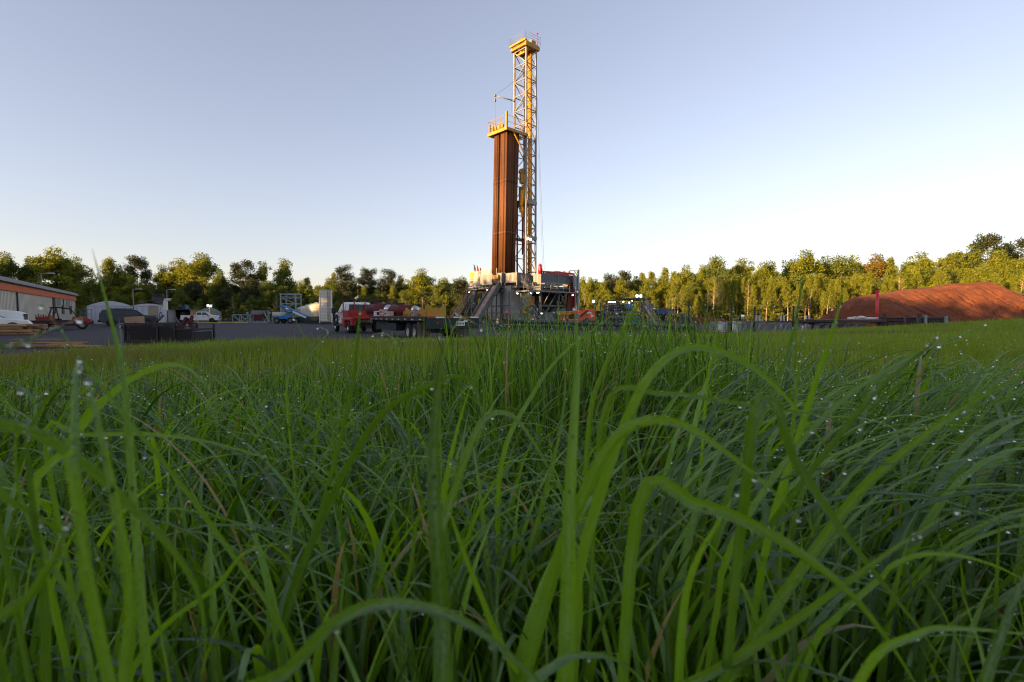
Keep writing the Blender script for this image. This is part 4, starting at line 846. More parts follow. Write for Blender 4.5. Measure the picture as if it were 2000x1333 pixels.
# red side-by-side
uv = at(124, 45); t = thing('utility_vehicle', uv, 'red and black open side-by-side buggy with a roll cage, in front of the beige office', 'off-road buggy', rz=math.atan2(.66, .75))
q = MB(); q.prism([(-1.75,.75),(-1.8,1.12),(-.55,1.16),(-.5,.62),(.55,.60),(.62,1.12),(1.3,1.10),(1.85,.88),(1.95,.62),(1.5,.42),(-1.5,.42)], 1.35, 'Y'); q.build('body', red, t, .05)
q = MB(); q.box((0, 0, .5), (3.4, 1.2, .22)).box((1.9, 0, .62), (.3, 1.1, .3)).box((-1.75, 0, .6), (.2, 1.2, .25)); q.build('underframe', black, t, .02)
q = MB()
for s in (-.66, .66): q.path([(1.0, s, 1.1), (.45, s, 1.78), (-.35, s, 1.9), (-.75, s, 1.85), (-.95, s, 1.1)], .045, 6); q.path([(-.25, s, .7), (-.45, s, 1.86)], .045, 6)
for x, z in ((.45, 1.78), (-.35, 1.9), (-.75, 1.85)): q.tube((x, -.66, z), (x, .66, z), .04, n=6)
q.build('roll_cage', black, t)
q = MB(); q.prism([(.55,1.78),(.48,1.86),(-.4,1.97),(-.9,1.93),(-.9,1.88),(-.4,1.91),(.45,1.79)], 1.4, 'Y'); q.build('roof_panel', black, t, .02)
q = MB(); q.add([(1.02,-.6,1.12),(1.02,.6,1.12),(.5,.58,1.74),(.5,-.58,1.74),(1.04,-.6,1.13),(1.04,.6,1.13),(.52,.58,1.75),(.52,-.58,1.75)], [(0,1,2,3),(7,6,5,4),(0,4,5,1),(2,6,7,3),(1,5,6,2),(3,7,4,0)]); q.build('windshield', M('pale_glass', (.55, .58, .6), .15, var=.1), t)
for y in (-.33, .33): q = MB(); q.box((-.35, y, .85), (.5, .5, .18)).box((-.62, y, 1.2), (.14, .5, .75)); q.build('seat', plast, t, .05)
q = MB()
for k in range(8): q.box((-1.75 + k * .16, 0, 1.22), (.06, 1.2, .10 + .1 * (k % 2)))
q.build('cargo_rack', black, t)
for x in (-1.25, 1.25):
    for s in (-1, 1): wheel(t, (x, s * .72, .38), .38, .3, M('bronze_rim', (.35, .27, .18), .4, .5), -s)
# long white and red truck with gooseneck trailer
Hd = (-.507, .862); t = thing('flatbed_truck', (-10.85, 36.3, 0), 'white crew truck with dark red flatbed body pulling the loaded trailer', 'truck', rz=math.atan2(Hd[1], Hd[0]))
q = MB(); q.prism([(-.15,.75),(-.15,1.35),(-.02,2.05),(.25,2.14),(1.3,2.12),(1.5,2.05),(2.15,1.48),(3.1,1.36),(3.3,1.2),(3.35,.75),(3.0,.62),(.1,.6)], 2.0, 'Y', wf=lambda a, b: 1 - .18 * max(0, min(1, (b - 1.4) / .7))); q.build('cab', white, t, .05)
q = MB(); q.add([(-.15 - .01, -.72, 1.45), (-.16, .72, 1.45), (-.05, .66, 1.98), (-.05, -.66, 1.98), (-.10, -.72, 1.45), (-.1, .72, 1.45), (.0, .66, 1.98), (.0, -.66, 1.98)], [(0,1,2,3),(7,6,5,4),(0,4,5,1),(2,6,7,3),(1,5,6,2),(3,7,4,0)]); q.build('rear_window', glass, t)
for s in (-1, 1):
    for pts in ([(.1,1.42),(1.0,1.42),(1.0,1.98),(.18,1.98)], [(1.08,1.42),(2.0,1.45),(1.48,1.98),(1.08,1.98)]):
        q = MB(); wf2 = lambda b: 1 - .18 * max(0, min(1, (b - 1.4) / .7)); v = [(a, s * (wf2(b) + .01), b) for a, b in pts] + [(a, s * (wf2(b) - .05), b) for a, b in pts]; q.add(v, [(0,1,2,3),(7,6,5,4),(0,4,5,1),(1,5,6,2),(2,6,7,3),(3,7,4,0)]); q.build('side_window', M('sky_glass', (.25, .28, .3), .08, var=.1), t)
for s in (-1, 1): q = MB(); q.box((1.95, s * 1.32, 1.55), (.12, .3, .42)).box((1.95, s * 1.12, 1.45), (.06, .3, .06)); q.build('mirror', black, t, .04)
q = MB(); q.box((.9, 1.01, 1.02), (.02, .02, .7)).box((2.0, 1.01, 1.02), (.02, .02, .7)).box((1.15, 1.012, 1.28), (.2, .02, .05)); q.build('door_seam', black, t)
q = MB(); q.box((1.6, 1.008, 1.12), (.28, .012, .06)).box((1.6, 1.008, 1.02), (.16, .012, .05)).box((1.6, 1.008, .9), (.08, .012, .07)); q.build('door_lettering', dred, t)
q = MB(); q.lathe([(.62, -.12), (.50, .08)], (2.55, .98, .62), 'Y', 20); q.prism([(1.9,.6),(2.0,1.0),(2.25,1.25),(2.7,1.3),(3.1,1.15),(3.3,.8),(3.1,.7),(2.9,1.0),(2.5,1.12),(2.2,1.0),(2.05,.6)], .12, 'Y', (0, 1.02, 0)).box((1.0, 1.0, .52), (2.0, .25, .1)).box((0.8, 0, .6), (4.6, .9, .2)); q.build('fender_flare', black, t)
q = MB(); q.box((-1.55, 0, 1.0), (2.9, 2.35, .12)).box((-.22, 0, 1.22), (.12, 2.3, .55)).box((-1.45, 1.16, .93), (2.7, .06, .14)).box((-.55, 1.05, .68), (.65, .3, .62)).box((-2.7, 1.05, .75), (.6, .25, .4))
q.box((-.2, 1.1, 1.65), (.08, .08, 1.1)).box((-.2, -1.1, 1.65), (.08, .08, 1.1)).box((-.2, .35, 1.65), (.08, .08, 1.1)).box((-.2, -.4, 1.65), (.08, .08, 1.1)).box((-.2, 0, 1.52), (.08, 2.2, .07)).box((-1.0, 1.1, 1.3), (1.6, .06, .5)); q.build('flatbed_body', red, t, .02)
for x, s, dd in ((2.55, 1, 0), (2.55, -1, 0), (-1.55, 1, 0), (-1.55, -1, 0), (-1.55, 1, -.3), (-1.55, -1, -.3)): wheel(t, (x, s * (1.0 + dd * 1), .41), .41, .26, chrome, -s)
tr = thing('gooseneck_trailer', (-3.75, 24.83, 0), 'long dark green gooseneck flatbed trailer with tandem wheels and red-white reflective tape', 'trailer', rz=math.atan2(Hd[1], Hd[0]))
TL = 9.0; q = MB(); q.box((TL / 2 - 2.1, 0, 1.08), (TL, 2.5, .12)); q.build('deck', wood2, tr)
q = MB()
for s in (-1, 1): q.box((TL / 2 - 2.1, s * 1.27, 1.03), (TL, .06, .20)); q.box((TL / 2 - 2.1, s * .5, .78), (TL, .12, .42))
for k in range(12): q.box((-1.9 + k * .78, 0, .94), (.08, 2.5, .14))
q.prism([(6.8,1.15),(6.8,1.5),(7.3,1.7),(10.2,1.7),(10.2,1.5),(7.4,1.5),(7.2,.7),(6.8,.7)], .8, 'Y'); q.box((5.2, 1.0, .65), (2.3, .12, .5)).box((3.2, .9, .6), (1.6, .5, .4)); q.box((10.0, 0, 1.3), (.15, .15, .6))
q.build('trailer_frame', teal, tr)
q = MB(); q.box((-2.16, 0, .86), (.1, 2.56, .55)); rb = q.build('rear_beam', teal, tr, .01)
for k in range(6): q = MB(); q.box((-2.22, -1.05 + k * .42, 1.1), (.015, .42, .06)); q.build('reflector_tape', taill if k % 2 else white, tr)
for k in range(9):
    q = MB(); q.box((-1.7 + k * 1.0, 1.306, 1.0), (.22, .012, .05)); q.build('reflector_tape', taill, tr); q = MB(); q.box((-1.48 + k * 1.0, 1.306, 1.0), (.2, .012, .05)); q.build('reflector_tape', white, tr)
q = MB(); q.box((-2.22, -.35, .82), (.02, .42, .2)); lp_ = q.build('licence_plate', white, rb); q = MB()
for k in range(5): q.box((-2.235, -.5 + k * .075, .82), (.01, .04, .09))
q.build('plate_lettering', dgrey, lp_)
q = MB(); q.box((-2.22, .75, .86), (.02, .10, .06)).box((-2.22, -.9, .86), (.02, .10, .06)); q.build('tail_light', taill, rb)
for x in (.0, -.92):
    for s in (-1, 1):
        for o_ in (0, -.29): wheel(tr, (x + .45, s * (1.1 + o_), .405), .405, .24, M('white_rim', (.5, .5, .48), .4, var=.2), -s)
for s in (-1, 1): q = MB(); q.box((-1.15, s * .98, .55), (.03, .66, .68)); q.build('mud_flap', M('mud_rubber', (.14, .13, .12), .8, var=.5), tr)
q = MB(); q.box((-1.0, 0, .5), (.3, 1.7, .25)).box((0, 0, .42), (2.3, .16, .16)); q.build('axle', black, tr)
def TLoc(x, y, z): a = math.atan2(Hd[1], Hd[0]); return Vector((-3.75 + x * math.cos(a) - y * math.sin(a), 24.83 + x * math.sin(a) + y * math.cos(a), z))
TA = math.atan2(Hd[1], Hd[0])
# load
c = thing('pipe_cradle', TLoc(-.3, .68, 1.145), 'bright yellow steel pipe cradle with V-notched end plates on the back of the trailer', 'pipe cradle', rz=TA)
def vpl(w_, h_, b_): return [(-w_, 0), (w_, 0), (w_, h_ * .82), (w_ * .92, h_), (w_ * .62, h_ * .75), (w_ * .35, b_), (-w_ * .35, b_), (-w_ * .55, h_ * .72), (-w_ * .8, h_), (-w_ * .86, h_ * .8), (-w_, h_)]
q = MB(); q.prism(vpl(.44, .56, .36), .08, 'X', (-1.62, 0, 0)).box((-1.5, .42, .26), (.2, .06, .5)); q.build('end_plate', yellow, c)
for x in (-.7, .2, 1.3): q = MB(); q.prism(vpl(.42, .42, .26), .09, 'X', (x, 0, 0)); q.build('notched_rib', yellow, c)
for s in (-1, 1): q = MB(); q.prism([(-1.6, 0), (-1.6, .30), (1.5, .26), (1.55, 0), (1.4, 0), (1.4, .1), (.8, .1), (.75, 0), (.6, 0), (.55, .1), (-1.0, .1), (-1.1, 0)], .06, 'Y', (0, s * .44, 0)); q.build('side_rail', yellow, c)
q = MB(); q.box((0, 0, .05), (3.0, .8, .06)); q.build('floor_plate', gold, c)
def crate(nm, x, y, d, m, lab, cat, z=1.15):
    t_ = thing(nm, TLoc(x, y, z), lab, cat, rz=TA); q = MB(); q.box((0, 0, d[2] / 2), d); q.build('body', m, t_, .02); q = MB(); q.box((0, 0, d[2] + .012), (d[0] * .92, d[1] * .92, .02)).box((0, d[1] / 2 + .006, d[2] * .55), (d[0] * .5, .012, d[2] * .3)); q.build('lid', dgrey if m is not dgrey else white, t_); return t_
crate('tool_box', 5.0, .95, (.7, .45, .30), M('pale_box', (.55, .42, .38), .6, var=.2), 'small pinkish box on the trailer between the white crate and the dark red drums', 'box', 1.22)
crate('tool_box', -.55, 1.2, (.35, .25, .26), M('lilac_box', (.42, .36, .42), .6, var=.3), 'pale lilac box leaning on the near side of the yellow cradle', 'box')
crate('cardboard_box', 4.1, 1.0, (.5, .4, .26), M('pale_box', (.55, .42, .38), .6, var=.2), 'pale box in the middle of the trailer beside the dark red drums', 'box')
cr = thing('milk_crate', TLoc(5.7, 1.1, 1.15), 'white slotted plastic crate on the left edge of the trailer', 'crate', rz=TA); q = MB()
for z in (.03, .27): q.box((0, .2, z), (.5, .03, .05)).box((0, -.2, z), (.5, .03, .05)).box((.25, 0, z), (.03, .4, .05)).box((-.25, 0, z), (.03, .4, .05))
for k in range(5): q.box((-.24 + k * .12, .2, .15), (.03, .03, .26)).box((-.24 + k * .12, -.2, .15), (.03, .03, .26))
q.build('slats', white, cr); q = MB(); q.box((0, 0, .02), (.48, .38, .02)); q.build('bottom', white, cr)
for i, (x, y, l_, r_) in enumerate([(6.6, .8, 1.7, .36), (3.6, .35, 1.9, .3)]):
    d_ = thing('tool_drum', TLoc(x, y, 1.15 + r_), ['dark red cylindrical tool with chromed end lying on the trailer behind the cab', 'dark red cylindrical tool lying on the trailer just left of the yellow cradle'][i], 'drilling tool', rz=TA + .35)
    q = MB(); q.lathe([(0, -l_/2), (r_, -l_/2), (r_, -l_*.1), (r_ * 1.12, -l_*.05), (r_ * 1.12, l_*.08), (r_, l_*.12), (r_, l_/2), (0, l_/2)], (0, 0, 0), 'X', 20); bb = q.build('barrel', dred, d_)
    q = MB(); q.lathe([(0, -l_/2 - .25), (r_ * .7, -l_/2 - .2), (r_ * .9, -l_/2)], (0, 0, 0), 'X', 18); q.build('chromed_end', chrome, bb)
    q = MB(); q.box((0, 0, -r_ + .08), (l_ * .8, r_ * 1.6, .14)).box((.2, .0, r_ + .06), (.3, .3, .12)); q.build('saddle', dred, d_)
# red skid and dark crate behind the truck (beyond it)
c = at(740, 50); t = thing('dark_crate', c, 'dark teal steel crate frame standing beyond the trailer', 'steel crate', rz=-.15); q = MB()
for x in (-1.5, 1.5):
    for y in (-.9, .9): q.box((x, y, 1.4), (.14, .14, 2.8))
for z in (.1, 2.75, 2.0): q.box((0, -.9, z), (3, .1, .12)).box((0, .9, z), (3, .1, .12)).box((-1.5, 0, z), (.1, 1.8, .12)).box((1.5, 0, z), (.1, 1.8, .12))
q.beam((-1.5, -.9, 1.9), (-.6, -.9, 2.75), .1).build('frame', black, t); q = MB(); q.box((0, 0, 1.2), (2.7, 1.6, 2.2)); q.build('body', teal, t, .04)
# ---------------------------------------------------------------- site buildings on the left
def build_line(name, A, B, w_, h, label): pass
A = Vector((-36.5, 35.2, 0)); Bv = Vector((-58.3, 68.5, 0)); dv_ = Bv - A; Lo = dv_.length; ang = math.atan2(dv_.y, dv_.x)
t = thing('office_building', (A.x, A.y, 0), 'long beige modular office with orange trim band and white low-pitched roof', 'office', rz=ang); W_ = 7.0
# local x runs away from the camera along the visible wall, +y is to the left (away from the pad)
q = MB(); q.box((Lo / 2, W_ / 2, 2.0), (Lo, W_, 2.7)); q.build('wall', beige, t)
q = MB(); 
for k in range(int(Lo / .4)): q.box((.2 + k * .4, -.012, 2.0), (.03, .02, 2.6))
q.build('siding_batten', M('beige_batten', (.36, .33, .27), .75, var=.1), t)
q = MB(); q.box((Lo / 2, -.05, 3.15), (Lo + .1, .14, .50)); q.build('orange_band', trim_o, t)
q = MB(); q.box((Lo / 2, -.06, 3.5), (Lo + .2, .2, .2)).box((9.8, -.04, 1.8), (.3, .1, 3.2)).box((9.8 - 9.7, -.04, 1.8), (.3, .1, 3.2)).box((Lo / 2, .3, .35), (Lo - .4, .1, .6)); q.build('black_trim', black, t)
q = MB(); q.box((Lo / 2, -.2, 3.66), (Lo + .6, .06, .30)); q.build('fascia', roofw, t)
t.scale = (1, 1, 1.10)
q = MB(); q.prism([(-.35, 3.60), (W_ / 2, 4.35), (W_ + .35, 3.60), (W_ + .35, 3.5), (-.35, 3.5)], Lo + .6, 'X', (Lo / 2, 0, 0)); q.build('roof', roofw, t)
for x in (3, 25.3, 30.5, 35.7):
    q = MB(); q.box((x, -.03, 2.1), (1.0 if x > 5 else 1.4, .06, 1.5)); wo = q.build('window', glass, t); q = MB()
    for dx in (-.52, .52): q.box((x + dx, -.05, 2.1), (.07, .08, 1.6))
    for dz in (-.78, 0, .78): q.box((x, -.05, 2.1 + dz), (1.1, .08, .06))
    q.build('window_frame', black, wo)
for x in (27.5, 33.3): q = MB(); q.box((x, -.2, 2.5), (.9, .4, .6)); q.build('air_conditioner', M('ac_grey', (.4, .4, .4), .6), t, .03)
for x in (10.5, 22): q = MB(); q.tube((x, 1.2, 3.7), (x, 1.2, 4.2), .12).tube((x, 1.2, 4.2), (x, 1.2, 4.25), .2); q.build('roof_vent', black, t)
def arch(name, px0, px1, Y, h, rise, dep, m, label, cat='tent', rot=.0, doors=True):
    a, b = PX(px0, Y), PX(px1, Y); rot = math.atan2(-(a + b) / 2, Y) - .03; w_ = (b - a) * math.cos(rot); t_ = thing(name, ((a + b) / 2, Y, float(zg(a, Y))), label, cat, rz=rot)
    n = 12; pr = [(-w_/2, 0)] + [(-w_/2 + w_ * k / n, h + rise * math.sin(math.pi * k / n)) for k in range(n + 1)] + [(w_/2, 0)]
    q = MB(); q.prism(pr, dep, 'Y', (0, dep / 2, 0)); q.build('shell', m, t_)
    q = MB()
    for k in range(1, 6): x = -w_/2 + w_ * k / 6; q.box((x, -.02, h / 2), (.06, .04, h))
    q.box((0, -.03, h), (w_, .05, .06)).box((-w_/2, -.02, h/2), (.14, .06, h)).box((w_/2, -.02, h/2), (.14, .06, h)); q.build('frame_rib', M('pale_rib', (.42, .43, .45), .6, var=.1) if m is not bluegrey else steel_l, t_); return t_
tentm = M('white_canvas', (.56, .57, .62), .65, var=.08)
arch('storage_tent', 173, 258, 78, 2.7, .75, 9, tentm, 'white arched tent behind the dark SUV, left of the satellite dish', rot=.05)
t = arch('white_cabin', 257, 325, 74, 2.6, .35, 7, tentm, 'white cabin with a tan door and a satellite dish on its roof', 'cabin')
q = MB(); q.box((.55, -.06, 1.75), (1.15, .08, 1.9)); q.build('door', tan, t); q = MB(); q.box((.55, -.1, .95), (1.0, .25, .6)); q.build('air_conditioner', dgrey, t); q = MB(); q.box((2.2, -.05, 2.6), (.2, .1, .2)).ball((-.9, 1, 3.1), .15); q.build('roof_fitting', dgrey, t)
q = MB(); q.lathe([(0, .0), (.3, .05), (.55, .16), (.72, .33), (.73, .33), (.56, .12), (0, -.05)], (1.1, .6, 3.75), 'Y', 20).tube((1.1, .6, 2.9), (1.1, .6, 3.7), .05).tube((1.1, .5, 3.5), (-.7, -.4, 3.35), .04); q.build('satellite_dish', dgrey, t)
def pole(px, py, Y, lab, arm=.9, m=steel_l, grp='site light poles'):
    p = P(px, py, Y); z0 = float(zg(p.x, Y)); t_ = thing('light_pole', (p.x, Y, z0), lab, 'light pole', grp); H = p.z - z0
    q = MB(); q.tube((0, 0, 0), (0, 0, H), .08, .06, n=8); q.build('pole', m, t_); q = MB(); q.tube((0, 0, H - .05), (arm, 0, H + .05), .035, n=6); q.box((arm, 0, H), (.6, .25, .12)); q.build('lamp_head', M('lamp_head', (.5, .5, .5), .4), t_); return t_
pole(259.5, 565, 73, 'pale light pole rising between the white tent and the white cabin')
pole(325.5, 566, 72.5, 'light pole rising at the right end of the white cabin')
pole(80, 534, 60, 'thin light pole standing behind the beige office roof', 1.2)
t = pole(323, 584, 70, 'white equipment mast with blocky head beside the white cabin', .5, white); q = MB(); q.box((0, 0, 2.6), (.45, .3, 1.3)).box((.25, 0, 3.4), (.7, .3, .25)); q.build('equipment_box', white, t)
def shed(name, px0, px1, py, Y, dep, m, label, cat, opening=None, roofm=None):
    a, b = PX(px0, Y), PX(px1, Y); h = P(px0, py, Y).z; z0 = float(zg(a, Y)); rot = math.atan2(-(a + b) / 2, Y) - .03 if px0 < 1000 else 0; t_ = thing(name, ((a + b) / 2, Y, z0), label, cat, rz=rot); w_ = (b - a) * math.cos(rot); h -= z0
    q = MB()
    if opening:
        q.box((0, dep, h / 2), (w_, .1, h)).box((-w_/2 + .05, dep / 2, h / 2), (.1, dep, h)).box((w_/2 - .05, dep / 2, h / 2), (.1, dep, h)).box((0, dep / 2, h - .05), (w_, dep, .1))
    else:
        q.box((0, dep / 2, h / 2), (w_, dep, h))
        for k in range(int(w_ / .3)): q.box((-w_/2 + .15 + k * .3, -.02, h / 2), (.1, .06, h * .94))
    q.build('wall', m, t_); q = MB(); q.box((0, dep / 2 - .1, h + .06), (w_ + .3, dep + .4, .1)); q.build('roof', roofm or m, t_); return t_, w_, h
t, w_, h = shed('shipping_container', 324, 343, 607, 95, 6, M('pale_container', (.42, .42, .40), .6, var=.2), 'small pale ribbed container just right of the white cabin', 'container')
t, w_, h = shed('open_shed', 343, 372, 605, 95, 4, M('brown_shed', (.10, .06, .04), .8, var=.4), 'brown open-fronted shed full of gear behind the white pickup bed', 'shed', opening=True)
q = MB()
for k in range(9): q.box((-w_/2 + .4 + random.random() * (w_ - .8), 1 + random.random() * 2, random.uniform(.3, 1.4)), (random.uniform(.3, .8), .4, random.uniform(.4, 1.2)))
q.build('shelf_gear', dgrey, t); q = MB(); q.lathe([(0, 0), (.42, .05), (.42, .2), (0, .25)], (-.4, 1, h + .55), 'Y', 16).lathe([(0, 0), (.42, .05), (.42, .2), (0, .25)], (.55, 1, h + .55), 'Y', 16).box((0, 1, h + .15), (1.4, .4, .15)); q.build('roof_fan', dgrey, t)
q = MB(); q.prism([(-.4, 0), (.4, 0), (.1, .6), (-.15, .55)], .5, 'Y', (w_/2 - .5, .6, h + .12)); q.build('blue_tarp', blue, t)
t, w_, h = shed('tan_container', 372, 387, 607, 95, 6, M('tan_container', (.44, .34, .22), .65, var=.2), 'tan container squeezed between the brown shed and the blue-grey arched shed', 'container'); q = MB(); q.box((.2, -.06, 1.2), (.7, .04, 1.6)); q.build('yellow_panel', gold, t)
t = arch('arched_shed', 387, 431, 99, 2.0, .8, 8, bluegrey, 'blue-grey arched shed with a yellowish doorway behind the white pickup', 'shed')
q = MB(); q.box((.2, -.06, 1.1), (1.0, .05, 2.1)); q.build('doorway', gold, t); q = MB(); q.box((-1.2, -.06, 1.6), (1.0, .05, .7)); q.build('window', white, t)
c_ = P(408.5, 597.5, 97); t = thing('work_light', (c_.x, c_.y, 0), 'lit work light glowing above the blue-grey arched shed', 'work light'); q = MB(); q.tube((0, 0, 0), (0, 0, c_.z - .3), .05).box((0, .12, c_.z), (1.0, .15, .5)); q.build('stand', white, t)
q = MB(); q.ball((-.25, 0, c_.z), .15, 8).ball((.3, 0, c_.z - .12), .12, 8); q.build('bulb', lampw, t)
t = thing('yellow_hose', at(425, 84), 'yellow hose lying flat on the gravel below the white pickup', 'hose'); q = MB(); q.path([(-6, 0, .07), (-2, -.3, .07), (2, .2, .07), (5, -.1, .07)], .07, 6); q.build('hose', hose_y, t)
# low steel frames, lattice frame
def truss(mb, a, b, h, n, r=.09, y=0):
    a, b = Vector(a), Vector(b)
    mb.beam(a, b, r).beam(a + Vector((0, 0, h)), b + Vector((0, 0, h)), r)
    for k in range(n + 1):
        p = a + (b - a) * k / n; mb.beam(p, p + Vector((0, 0, h)), r)
        if k < n: q_ = a + (b - a) * (k + 1) / n; mb.beam(p if k % 2 else q_, (q_ if k % 2 else p) + Vector((0, 0, h)), r)
for i, (p0, p1, py, lab) in enumerate([(454, 489, 614, 'grey box-shaped steel frame, leftmost of the low frames by the tree line'), (533, 552, 616, 'small grey skid frame with two leaning plates left of the tower frame')]):
    a, b = PX(p0, 86), PX(p1, 86); h = P(p0, py, 86).z; t = thing('rig_section', (a, 86, 0), lab, 'steel frame'); q = MB(); w_ = b - a
    for y in (0, 2.2): truss(q, (0, y, .12), (w_, y, .12), h - .2, 2 if i == 0 else 1, .13)
    q.box((0, 1.1, .15), (.15, 2.3, .15)).box((w_, 1.1, .15), (.15, 2.3, .15)).box((0, 1.1, h - .1), (.12, 2.3, .12)).box((w_, 1.1, h - .1), (.12, 2.3, .12))
    if i: q.beam((.4, .3, .1), (.1, .3, h + .3), .35, .08).beam((1.0, .3, .1), (.7, .3, h + .3), .35, .08)
    q.build('frame', bluegrey, t)
t = thing('rig_section', at(505, 87), 'grey splayed steel frame holding a small red cabinet', 'steel frame'); q = MB()
for s in (-1, 1): q.beam((s * 1.8, 0, .1), (s * .9, 0, 2.0), .16).beam((s * 1.8, 0, .1), (s * 1.8, 0, 1.5), .14).beam((s * .8, 0, .1), (s * 1.9, 0, 1.6), .12).box((s * 1.9, 0, 1.7), (.3, .3, .3)).box((s * 1.2, .8, 1.1), (.12, .12, 2.2))
q.box((0, 0, .12), (3.9, 2.0, .18)).box((0, .8, 2.05), (3.4, .1, .1)); q.build('frame', bluegrey, t); q = MB(); q.box((.1, -.2, .95), (1.2, .6, .95)); q.build('red_cabinet', dred, t); q = MB(); q.box((0, .1, 1.75), (1.3, .5, .6)); q.build('grey_cabinet', steel_l, t)
a, b = PX(549, 88), PX(578, 88); h = P(549, 573, 88).z; t = thing('tower_frame', (a, 88, 0), 'tall grey lattice tower frame standing upright near the cream tanks', 'steel tower'); q = MB(); w_ = b - a
for x in (0, w_):
    for y in (0, 2.2): q.box((x, y, h / 2), (.2, .2, h))
lv = [0.6, 2.2, 3.3, 4.3, h - .15]
for z in lv + [h - .7]:
    for y in (0, 2.2): q.box((w_/2, y, z), (w_, .14, .16))
    q.box((0, 1.1, z), (.14, 2.2, .14)).box((w_, 1.1, z), (.14, 2.2, .14))
for k in range(3): q.beam((0 if k % 2 else w_, 0, lv[k]), (w_ if k % 2 else 0, 0, lv[k + 1]), .12)
q.beam((w_, 0, lv[3]), (.3, 0, h - .6), .1).build('frame', bluegrey, t)
# blue loader, tanks
t = thing('telehandler', at(563, 80), 'blue boom lift with long lowered boom in front of the tower frame', 'boom lift', rz=-.1); q = MB(); q.box((-.5, 0, .95), (2.2, 1.8, .5)).box((-1.2, 0, 1.45), (1.1, 1.5, .5)).box((.2, .2, 1.4), (.9, .8, .5)); q.build('chassis', blue, t, .06)
q = MB(); q.box((-1.35, -.3, 1.5), (1.6, 1.1, .6)); q.build('engine_cover', cream, t, .08)
q = MB(); q.beam((-.9, -.5, 2.75), (4.2, -.8, .75), .35, .42); q.beam((1.6, -.6, 1.9), (4.8, -.8, .4), .22, .28); bo = q.build('boom', blue, t); q = MB(); q.beam((1.2, -.78, 1.85), (3.9, -.98, .75), .08, .3); q.build('boom_stripe', white, bo)
for x in (-1.3, .9):
    for s in (-1, 1): wheel(t, (x, s * .95, .5), .5, .35, steel_l, -s)
tk = thing('poly_tank', at(592, 90), 'cream rounded poly tank, leftmost of the row on the dark blue frame', 'tank', 'row of cream tanks'); LB = ['cream rounded poly tank, second from left in the tank row', 'cream rounded poly tank, third from left in the tank row', 'largest cream rounded tank, right end of the tank row']
def tank_mesh(r, h): q = MB(); q.lathe([(r * .96, 0), (r, .15), (r, h * .72), (r * .93, h * .86), (r * .7, h * .96), (r * .25, h), (r * .25, h + .12), (0, h + .12)], n=20); return q
def tank(t_, r, h, z):
    q = tank_mesh(r, h); q.v = [(x, y, zz + z) for x, y, zz in q.v]; q.build('tank_body', cream, t_); q = MB()
    for k in range(3): q.lathe([(r + .015, z + h * (.2 + .2 * k)), (r + .04, z + h * (.2 + .2 * k) + .05), (r + .015, z + h * (.2 + .2 * k) + .1)], n=20)
    q.build('tank_rib', cream, t_)
    q = MB(); q.box((0, 0, z / 2), (2 * r, 2 * r, z * .9)); q.box((0, -r - .05, z * .5), (2 * r + .3, .12, .2)); q.build('base_frame', teal, t_)
tank(tk, .95, 1.7, 1.1)
for i, (px, Y, r_, h_) in enumerate([(601, 85, 1.2, 1.8), (609, 80, 1.2, 1.9), (619, 75, 1.35, 1.95)]):
    t = thing('poly_tank', at(px, Y), LB[i], 'tank', 'row of cream tanks'); tank(t, r_ * .85, h_, 1.1)
h = P(640, 568, 74).z; t = thing('tall_tank', at(637.5, 74), 'tall white ribbed upright tank beside the white truck cab', 'tank', rz=.25); q = MB(); q.box((0, 0, .35 + (h - .35) / 2), (1.6, 1.5, h - .35)); q.build('tank_body', cream, t, .12)
q = MB()
for k in range(9): q.box((0, 0, .7 + k * .42), (1.66, 1.56, .05))
q.box((-.82, -.77, h / 2), (.1, .08, h - .3)).box((.82, -.77, h / 2), (.1, .08, h - .3)).box((0, 0, h + .03), (1.7, 1.6, .08)); q.build('rib', white, t); q = MB(); q.box((0, 0, .2), (1.7, 1.6, .3)); q.build('skid', black, t)
q = MB(); q.tube((.3, -.82, .5), (.3, -.82, h), .04, n=6).tube((.6, -.82, .5), (.6, -.82, h), .03, n=6)
for k in range(12): q.tube((.3, -.82, .7 + k * .3), (.6, -.82, .7 + k * .3), .02, n=5)
q.build('ladder', steel_l, t)
# lumber, planks
LPos = Vector((-31.2, 31.0, 0)); li = 0
for row in range(4):
    for k in range(4):
        o = thing('timber', LPos + Vector((random.uniform(-.3, .3), k * .36 + random.uniform(-.08, .08), (.10 + row * .165))), 'rough brown timber in the loose lumber pile at the left edge', 'timber', 'timbers in the lumber pile', random.uniform(-.09, .09)); q = MB(); q.box((0, 0, 0), (4.0 - row * .12 + random.uniform(-.5, .4), .3, .15)); m_ = q.build('beam', wood_m if (row + k) % 2 else wood2, o, .02)
for i, (px, py, l_, rz) in enumerate([(95, 672, 3.0, .03), (75, 668, 2.2, .08), (105, 679, 3.4, .0), (60, 681, 2.0, -.03), (128, 676, 1.2, .05)]):
    Y = 1.15 / (py - 618) * 1000; x = PX(px, Y, 0); o = thing('plank', (x, Y, .05 + .05 * (i % 2)), ['pale plank lying across others on the gravel near the grass edge', 'short plank on top of the small plank heap', 'longest plank lying flat nearest the grass', 'short weathered plank at the left of the plank heap', 'stub of plank at the right end of the plank heap'][i], 'plank', 'planks on the gravel', rz); q = MB(); q.box((0, 0, 0), (l_, .25, .06)); q.build('board', wood_m if i % 2 == 0 else wood2, o)
